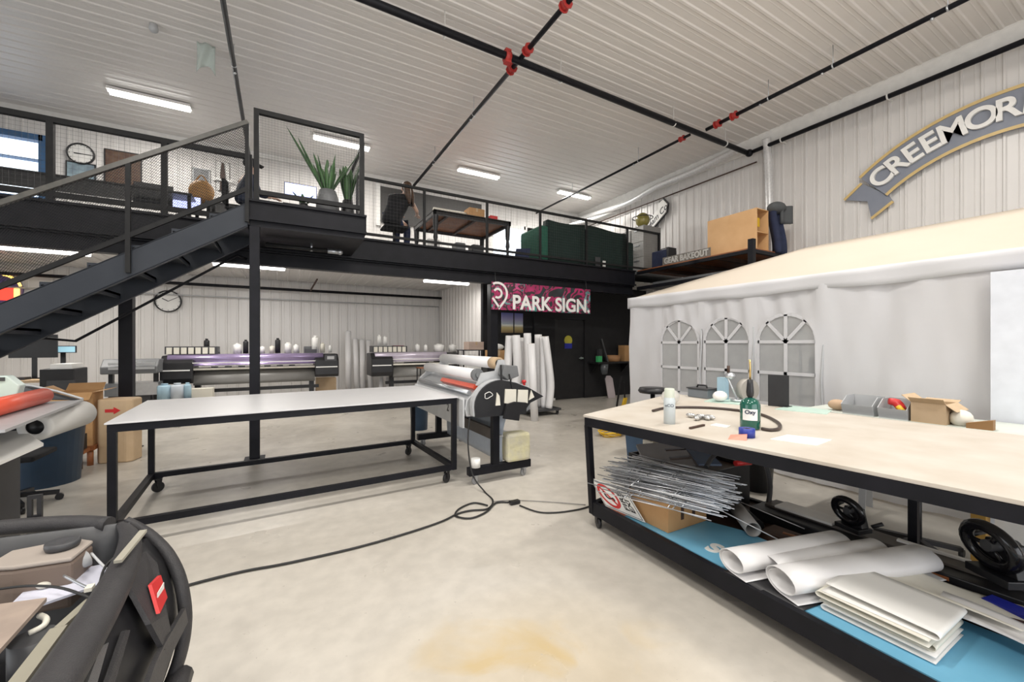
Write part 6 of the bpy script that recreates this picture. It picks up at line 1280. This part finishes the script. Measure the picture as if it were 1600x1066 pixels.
# ================================================================ LEFT SIDE
carton(-2.38, 6.95, .24, -2.03, 7.3, .90, 'large open brown cardboard box behind the navy bin', M_card, open_=True, name='cardboard_box')
dl = thing('wooden_dolly', 'wooden plant dolly under the large cardboard box', 'dolly', (-2.1, 7.1, 0)); MB().box(-2.42, 6.9, .19, -2.0, 7.35, .238).build('top', M_wood, dl)
for x in (-2.38, -2.05):
    for y in (6.95, 7.28): MB().cyl((x, y, 0), (x, y, .19), .03, n=10).build('leg', M_wood, dl)
q = onZ(129, 690, .26); t = thing('blue_tin', 'black tin with bright blue label beside the large cardboard box', 'tin', (-2.02, 6.72, 0)); MB().box(-2.22, 6.68, .24, -2.04, 6.82, .42).build('tin_body', M_bplast, t); MB().box(-2.20, 6.675, .27, -2.06, 6.679, .37).build('label_face', mat('bright_blue_label', (.08, .40, .60), .4, c2=(.3, .55, .65), scale=30), t); MB().box(-2.24, 6.66, .20, -2.02, 6.84, .238).build('wooden_base', M_wood, t)
MB().box(-2.19, 6.70, 0, -2.07, 6.80, .20).build('stand', M_dwood, t)
rc = thing('rounded_carton', 'tall rounded brown carton with red arrow behind the near corner of the white table', 'box', (-1.80, 7.05, 0))
MB(TR(-1.80, 7.05, 0, -.25)).prism([(-.19+.05, -.14, 0), (.19-.05, -.14, 0), (.19, -.09, 0), (.19, .09, 0), (.14, .14, 0), (-.14, .14, 0), (-.19, .09, 0), (-.19, -.09, 0)], (0, 0, .80)).build('carton', M_card2, rc, bevel=.02)
Ma = frame(TR(-1.80, 7.05, 0, -.25) @ Vector((0, -.142, .66)), Matrix.Rotation(-.25, 3, 'Z') @ Vector((1, 0, 0)), (0, 0, 1)); m = MB(Ma); m.prism([(-.08, -.02, 0), (.01, -.02, 0), (.01, -.045, 0), (.08, 0, 0), (.01, .045, 0), (.01, .02, 0), (-.08, .02, 0)], (0, 0, .002)); m.build('red_arrow', M_red, rc)
# cutter tray and rolls close on the left
cu = thing('vinyl_cutter', 'grey tray cutting machine with black pointed end cover at the left edge', 'cutter', (-1.9, 4.4, 0))
MB().prism([(-1.53, 5.04, .985), (-1.39, 3.5, .985), (-2.1, 3.3, .985), (-2.35, 4.9, .985)], (0, 0, .018)).build('tray', mat('pale_grey_tray', (.42, .42, .43), .35), cu)
a = onZ(50, 604, 1.10); m = MB(); m.prism([(-1.55, 5.05, 1.004), (-2.15, 5.45, 1.004), (-2.15, 5.45, 1.13), (-1.95, 5.32, 1.115)], (-.02, -.06, 0)); m.build('end_cover', M_bplast, cu, bevel=.006)
m = MB(); m.tube([(-1.54, 5.05, 1.008), (-1.75, 5.19, 1.075), (-1.95, 5.32, 1.12), (-2.15, 5.45, 1.137)], .010, 8); m.build('edge_trim', M_lgrey, cu)
MB().box(-2.2, 3.6, .90, -1.95, 5.0, .984).build('body', M_dgrey, cu)
for y in (3.7, 4.75): MB().box(-2.12, y, .05, -2.05, y+.07, .90).build('leg', M_bplast, cu); MB().box(-2.4, y-.01, .0, -1.75, y+.08, .05).build('foot', M_bplast, cu)
for y in (4.62,): MB().bar((-2.0, 4.70, .84), (-1.62, 4.70, .84), .03, .04).build('roll_arm', M_bplast, cu)
t = thing('white_media_roll', 'cream white media roll with dark hub hanging below the grey tray', 'roll', (-1.63, 4.9, .85)); MB().lathe((-1.68, 4.62, .845), [(.058, .01), (.058, 0), (.105, 0), (.112, .02), (.112, .56), (.0, .56)], 26, (.09, .52, .02)).build('media', M_paper, t); MB().lathe((-1.68, 4.62, .845), [(0, .05), (.058, .05), (.058, .01)], 20, (.09, .52, .02)).build('hub', M_bplast, t)
t = thing('orange_roll', 'orange red roll lying on the grey tray at the left edge', 'roll', (-1.72, 4.5, 1.0)); MB().cyl((-1.72, 4.87, 1.068), (-1.66, 3.7, 1.068), .062, n=20).build('sheet_roll', M_orange, t)
m = MB(); P = [onZ(px, py, .78) for px, py in ((-90, 690), (0, 678), (18, 668), (35, 668), (45, 682), (68, 697), (0, 727), (-90, 760))]; m.prism(P, (0, 0, .02)); t = tag(m.build('paper_stack', M_paper), 'stack of white paper sheets sticking out at the left edge below the grey tray', 'paper')
q = onZ(-20, 700, .78); st2 = thing('side_cart', 'dark side cart carrying the white paper at the left edge', 'cart', (q.x, q.y, 0)); MB().box(q.x-.35, q.y-.25, .72, q.x+.12, q.y+.25, .778).build('cart_top', M_bplast, st2); MB().box(q.x-.3, q.y-.2, .0, q.x+.08, q.y+.2, .72).build('cart_body', M_dgrey, st2)
q = Vector((-1.98, 4.86, 1.004)); t = thing('pale_dispenser', 'pale green white dispenser standing on the grey tray', 'dispenser', q); m = MB(); m.prism([(q.x-.06, q.y, 1.004), (q.x+.10, q.y, 1.004), (q.x+.13, q.y, 1.16), (q.x+.06, q.y, 1.24), (q.x-.04, q.y, 1.24), (q.x-.08, q.y, 1.12)], (0, .10, 0)); m.build('shell', mat('pale_green_shell', (.60, .70, .66), .4), t, bevel=.01); MB().box(q.x-.02, q.y-.01, 1.20, q.x+.05, q.y+.0, 1.23).build('dark_slot', M_dgrey, t)
for k, (mt, lb) in enumerate(((M_paper, 'white papers on the grey tray left of the dispenser'), (mat('yellow_paper', (.75, .70, .25), .6), 'yellow papers on top of the white ones on the grey tray'))): tag(MB().box(-2.3+.03*k, 4.15+.05*k, 1.004+.03*k, -1.85-.05*k, 4.75, 1.033+.03*k).build('papers', mt), lb, 'paper')
oc = thing('office_chair', 'black office chair on casters at the left edge in front of the navy bin', 'chair', (-2.15, 5.50, 0)); office_chair(oc, Vector((-2.15, 5.50, 0)), .5, False, .25)
# far left computer desk
dk = desk(at_ratio(-25, 9.4), 9.2, at_ratio(98, 9.4), 9.9, .93, 'wooden topped computer desk far left under the mezzanine', M_card2, 0, .04, 'computer_desk')
x0, x1 = at_ratio(62, 9.0), at_ratio(131, 9.0); c = thing('low_cabinet', 'black cabinet with white box on top at the far left', 'cabinet', ((x0+x1)/2, 9.0, 0)); MB().box(x0+.12, 8.65, 0, x1, 9.15, 1.12).build('body', M_bplast, c, bevel=.01); MB().box(x0+.2, 8.635, .65, x0+.5, 8.65, .95).build('door', M_dgrey, c)
tag(MB().box(at_ratio(88, 8.9), 8.7, 1.121, at_ratio(121, 8.9), 9.1, 1.19).build('white_carton', M_letter), 'flat white box on top of the black cabinet far left', 'box')
monitor(52, 541, .55, .38, 9.6, .93, 'dark monitor on the far left desk', M_dgrey, True); monitor(97, 546, .34, .12, 9.75, .93, 'pale cyan lit monitor on the far left desk', M_cyan)
x = at_ratio(20, 9.5); tag(MB().box(x-.25, 9.3, .931, x+.2, 9.5, .97).build('keyboard', M_bplast), 'black keyboard on the far left desk', 'keyboard')
q = onY(2, 452, YB-.06); ng = thing('neon_sign', 'round red and yellow lit neon sign on the back wall at the left edge', 'sign', q); mred = mat('neon_red', (1, .05, .03), .5, emit=1.6); myel = mat('neon_yellow', (1, .65, .15), .5, emit=2.2)
MB().cyl(q, q+Vector((0, -.04, 0)), .31, n=30).build('backing', mat('violet_backing', (.10, .07, .22), .5), ng); m = MB(); m.tube([(q.x+.29*math.cos(a), YB-.11, q.z+.29*math.sin(a)) for a in [.25+k*.2 for k in range(7)]], .022, 8); m.build('yellow_tube', myel, ng)
MB().box(q.x-.3, YB-.13, q.z-.22, q.x+.2, YB-.105, q.z+.02).build('red_panel', mred, ng); MB().box(q.x+.2, YB-.14, q.z-.22, q.x+.27, YB-.105, q.z+.02).build('yellow_bar', myel, ng)
# ================================================================ CORDS
t = thing('power_cord', 'long black power cord snaking over the concrete from the laminator to the lower left', 'cord', (0, 2.5, 0))
P = [Vector((1.72, 3.96, .72)), Vector((1.69, 3.93, .45)), Vector((1.72, 3.88, .15)), Vector((1.78, 3.72, .012))]+[onZ(px, py, .012) for px, py in ((770, 782), (762, 795), (735, 798), (715, 803), (690, 815), (640, 832), (560, 855), (450, 880), (380, 893), (296, 914), (230, 935))]
MB().tube(P, .008, 8, sub=6).build('cable', M_cord, t)
P = [onZ(px, py, .012) for px, py in ((762, 790), (740, 786), (718, 795), (712, 806), (735, 810), (760, 800), (775, 786), (795, 785))]; MB().tube(P, .008, 8, sub=6).build('loop', M_cord, t)
q = onZ(804, 788, .0); m = MB(); m.box(q.x-.05, q.y-.025, .003, q.x+.05, q.y+.025, .035); m.build('plug', M_bplast, t, bevel=.006)
P = [onZ(px, py, .01) for px, py in ((812, 790), (840, 800), (870, 801), (905, 796), (925, 790))]; tag(MB().tube(P, .007, 8, sub=6).build('extension_cord', M_cord), 'black extension cord running from the plug to the right worktable', 'cord')
P = [onZ(px, py, .01) for px, py in ((770, 784), (800, 782), (850, 784), (915, 789))]; tag(MB().tube(P, .004, 6, sub=6).build('thin_cord', mat('grey_cord', (.22, .21, .2), .5)), 'thin grey cord on the floor beside the plug', 'cord')
# ================================================================ UTILITY VEHICLE FRONT, bottom left
uv = thing('utility_vehicle', 'open front of a utility vehicle with black bumper and red badge, lower left', 'vehicle', (-.9, 1.5, 0))
prof = [(.80, -.52), (.72, -.43), (.62, -.365), (.52, -.33), (.42, -.315), (.30, -.325), (.18, -.36), (.08, -.42)]
def Xf(z):
    if z >= prof[0][0]: return prof[0][1]
    for (z1, x1), (z0, x0) in zip(prof[:-1], prof[1:]):
        if z >= z0: return x0+(x1-x0)*(z-z0)/(z1-z0)
    return prof[-1][1]
def F(px, py, off=0):
    x = -.35
    for _ in range(12): q = onX(px, py, x+off); x = .5*x+.5*Xf(q.z)
    return Vector((x+off, q.y, q.z))
YE = 2.12
def fp(pp, name, mt, th=.014, off=0):
    P = [F(a, b, off) for a, b in pp]; P = [Vector((p.x, min(p.y, YE), p.z)) for p in P]; return MB().prism(P, (-th, 0, 0)).build(name, mt, uv)
m = MB()
def recess(u, v):
    z = .72-.64*u; ye = 2.15 if z > .6 else 2.15-(.6-z)*.22; y = .55+(ye-.55)*v; return (Xf(z)-.04, y, z)
m.grid(recess, 14, 24, thick=(-.02, 0, 0)); m.build('grille_recess', M_bplast, uv)
pts = [(-.56, 2.20, .775), (-.51, 2.10, .760), (-.480, 1.95, .735), (-.468, 1.75, .715), (-.462, 1.5, .705), (-.462, 1.2, .70), (-.475, .9, .70), (-.505, .55, .70)]
m = MB(); m.tube(pts, [.015, .030, .040, .047, .050, .052, .052, .05], 14, sub=4, flat=.8); m.build('top_beam', M_textured, uv)
m = MB(); m.tube([(-.545, 2.21, .79), (-.475, 2.19, .725), (-.41, 2.155, .65), (-.365, 2.11, .57), (-.34, 2.07, .49), (-.33, 2.045, .40), (-.34, 2.03, .30), (-.37, 2.02, .2), (-.43, 2.0, .08)], [.012, .022, .024, .026, .026, .026, .026, .026, .024], 12, sub=4, flat=.8); m.build('corner_member', M_textured, uv)
m = MB(); m.grid(lambda u, v: ((-.52+.05*v+.10*u*0-(.03*(1-v))), 2.20-.02*v-.26*u*v, .785-.09*v-.04*u), 6, 6, thick=(-.012, 0, 0)); m.build('corner_panel', M_textured, uv)
m = MB(); m.tube([(-.345, 2.03, .20), (-.36, 1.6, .18), (-.365, 1.1, .18), (-.375, .55, .18)], .045, 12, sub=4); m.build('lower_bar', M_textured, uv)
fp(((196, 905), (228, 862), (246, 880), (262, 960), (272, 1008), (258, 1016), (236, 975), (214, 935)), 'badge_panel', M_textured)
fp(((290, 950), (294, 972), (272, 1016), (262, 1040), (250, 1080), (228, 1080), (244, 1035), (258, 1006)), 'grille_strut', M_textured)
fp(((158, 1010), (170, 1004), (150, 1075), (132, 1080)), 'grille_strut', mat('chrome_strip', (.5, .5, .5), .2, .9), .01, -.02)
fp(((196, 985), (204, 985), (176, 1080), (164, 1080)), 'grille_strut', M_textured, .01, -.02)
b0, b1, b2, b3 = F(231, 915, .004), F(246, 900, .004), F(256, 935, .004), F(244, 960, .004)
bd = MB(); bd.prism([b0, b1, b2, b3], (.010, 0, 0)); bd = bd.build('red_badge', M_red, uv); c0 = (b0+b3)/2; c1 = (b1+b2)/2
m = MB(); m.prism([c0.lerp(c1, .12)+Vector((.0105, 0, .012)), c0.lerp(c1, .88)+Vector((.0105, 0, .018)), c0.lerp(c1, .88)+Vector((.0105, 0, -.012)), c0.lerp(c1, .12)+Vector((.0105, 0, -.018))], (.002, 0, 0)); m.build('white_emblem', M_letter, bd)
def VT(px, py, z): return onZ(px, py, z)
# inner floor pan and wheel wells so that nothing hangs free
MB().box(-2.0, .55, .16, -.50, 2.05, .20).build('floor_pan', M_bplast, uv)
for x in (-.85,):
    for y in (.75, 1.95):
        MB().lathe((x, y-.1, .22), [(.10, 0), (.2, 0), (.22, .03), (.22, .17), (.2, .2), (.10, .2)], 28, (0, 1, 0)).build('tyre', M_bplast, uv); MB().cyl((x, y-.06, .22), (x, y+.06, .22), .10, n=20).build('wheel_hub', M_mgrey, uv)
# far fender rim
m = MB(); P = [(-1.9, 2.32, .78), (-1.4, 2.34, .79), (-1.0, 2.33, .795), (-.75, 2.29, .785), (-.60, 2.22, .775)]
m.tube(P, .03, 10, sub=4); m.build('fender_rim', M_textured, uv); m = MB(); m.grid(lambda u, v: (-1.9+1.37*u, 2.32-.12*u*u-.13*v, .78-.45*v), 10, 6, thick=(0, -.01, 0)); m.build('inner_fender', M_dgrey, uv)
LP = [VT(px, py, .745) for px, py in ((-30, 895), (18, 866), (120, 846), (146, 850), (112, 878), (20, 892))]; MB().prism([p-Vector((0, 0, .16)) for p in LP], (0, 0, .158)).build('airbox', mat('dusty_brown_box', (.20, .15, .12), .6), uv, bevel=.01); MB().prism(LP, (0, 0, .014)).build('airbox_lid', mat('dusty_beige_lid', (.38, .33, .29), .6), uv, bevel=.006)
MB().lathe(VT(98, 856, .76), [(0, 0), (.043, 0), (.047, .012), (.046, .024), (.036, .026), (0, .016)], 24).build('filler_cap', M_dgrey, uv)
m = MB(); m.prism([VT(20, 945, .66), VT(38, 957, .66), VT(160, 915, .66), VT(172, 905, .66), VT(160, 885, .66), VT(60, 905, .66)], (0, 0, .008)); m.build('white_shroud', mat('bluish_white_plastic', (.68, .69, .80), .35), uv)
m = MB(); m.prism([VT(-60, 960, .70), VT(0, 950, .70), VT(73, 940, .70), VT(0, 1022, .70), VT(-80, 1090, .70)], (0, 0, .012)); m.build('inner_plate', mat('dusty_brown_plate', (.42, .33, .27), .6, c2=(.30, .24, .20), scale=9), uv)
m = MB(); m.cyl(VT(52, 995, .66)-Vector((0, 0, .16)), VT(52, 995, .66), .05, n=22); m.build('canister', M_dgrey, uv); m = MB(); m.tube([VT(62, 962, .67), VT(72, 967, .67), VT(68, 978, .668), VT(45, 990, .665)], .008, 8, sub=3); m.build('canister_band', M_cream, uv)
m = MB(); m.bar(VT(5, 1100, .70), VT(92, 985, .70), .035, .02); m.bar(VT(92, 985, .70), VT(150, 932, .70), .022, .02); m.build('frame_rail', mat('dusty_olive_rail', (.30, .28, .22), .55), uv)
m = MB(); m.bar(VT(184, 878, .775), VT(224, 830, .80), .022, .010); m.build('hinge_strip', mat('dusty_grey_strip', (.36, .34, .28), .5), uv)
m = MB(); m.cyl(VT(105, 888, .70), VT(137, 872, .71), .022, .030, n=18); m.build('pump_housing', M_lgrey, uv); m = MB(); m.cyl(VT(72, 898, .68), VT(104, 889, .70), .034, n=16); m.build('motor_body', mat('dusty_metal', (.28, .26, .23), .5, .3), uv)
m = MB(); m.box(-1.5, 1.35, .25, -.95, 1.85, .50); m.build('engine_block', M_dgrey, uv, bevel=.02); m = MB(); m.ball(VT(70, 913, .68), .018, (1.2, 1, .7)); m.build('grease_cap', M_cream, uv)
for P, r, mt in (([VT(-10, 922, .70), VT(40, 916, .71), VT(90, 918, .72), VT(130, 930, .72), VT(155, 942, .70)], .004, M_cord), ([VT(190, 862, .76), VT(165, 885, .74), VT(155, 915, .73), VT(145, 945, .72), VT(100, 1000, .72)], .004, M_cord), ([VT(143, 865, .74), VT(160, 883, .735), VT(176, 897, .73)], .004, M_lgrey), ([VT(100, 900, .72), VT(125, 913, .72), VT(140, 920, .72)], .004, M_alu)):
    MB().tube(P, r, 8, sub=5).build('wiring_cable', mt, uv)
for px, py in ((172, 895), (152, 928), (140, 919)): q = VT(px, py, .73); MB().box(q.x-.009, q.y-.014, q.z-.006, q.x+.009, q.y+.014, q.z+.006).build('connector', M_cream, uv)
m = MB(); m.box(-.87, 2.335, .75, -.857, 2.35, .90); m.box(-.843, 2.335, .75, -.83, 2.35, .90); m.box(-.857, 2.335, .885, -.843, 2.35, .90); m.box(-.857, 2.335, .75, -.843, 2.35, .82); q = m.build('slotted_bracket', M_bplast, uv)
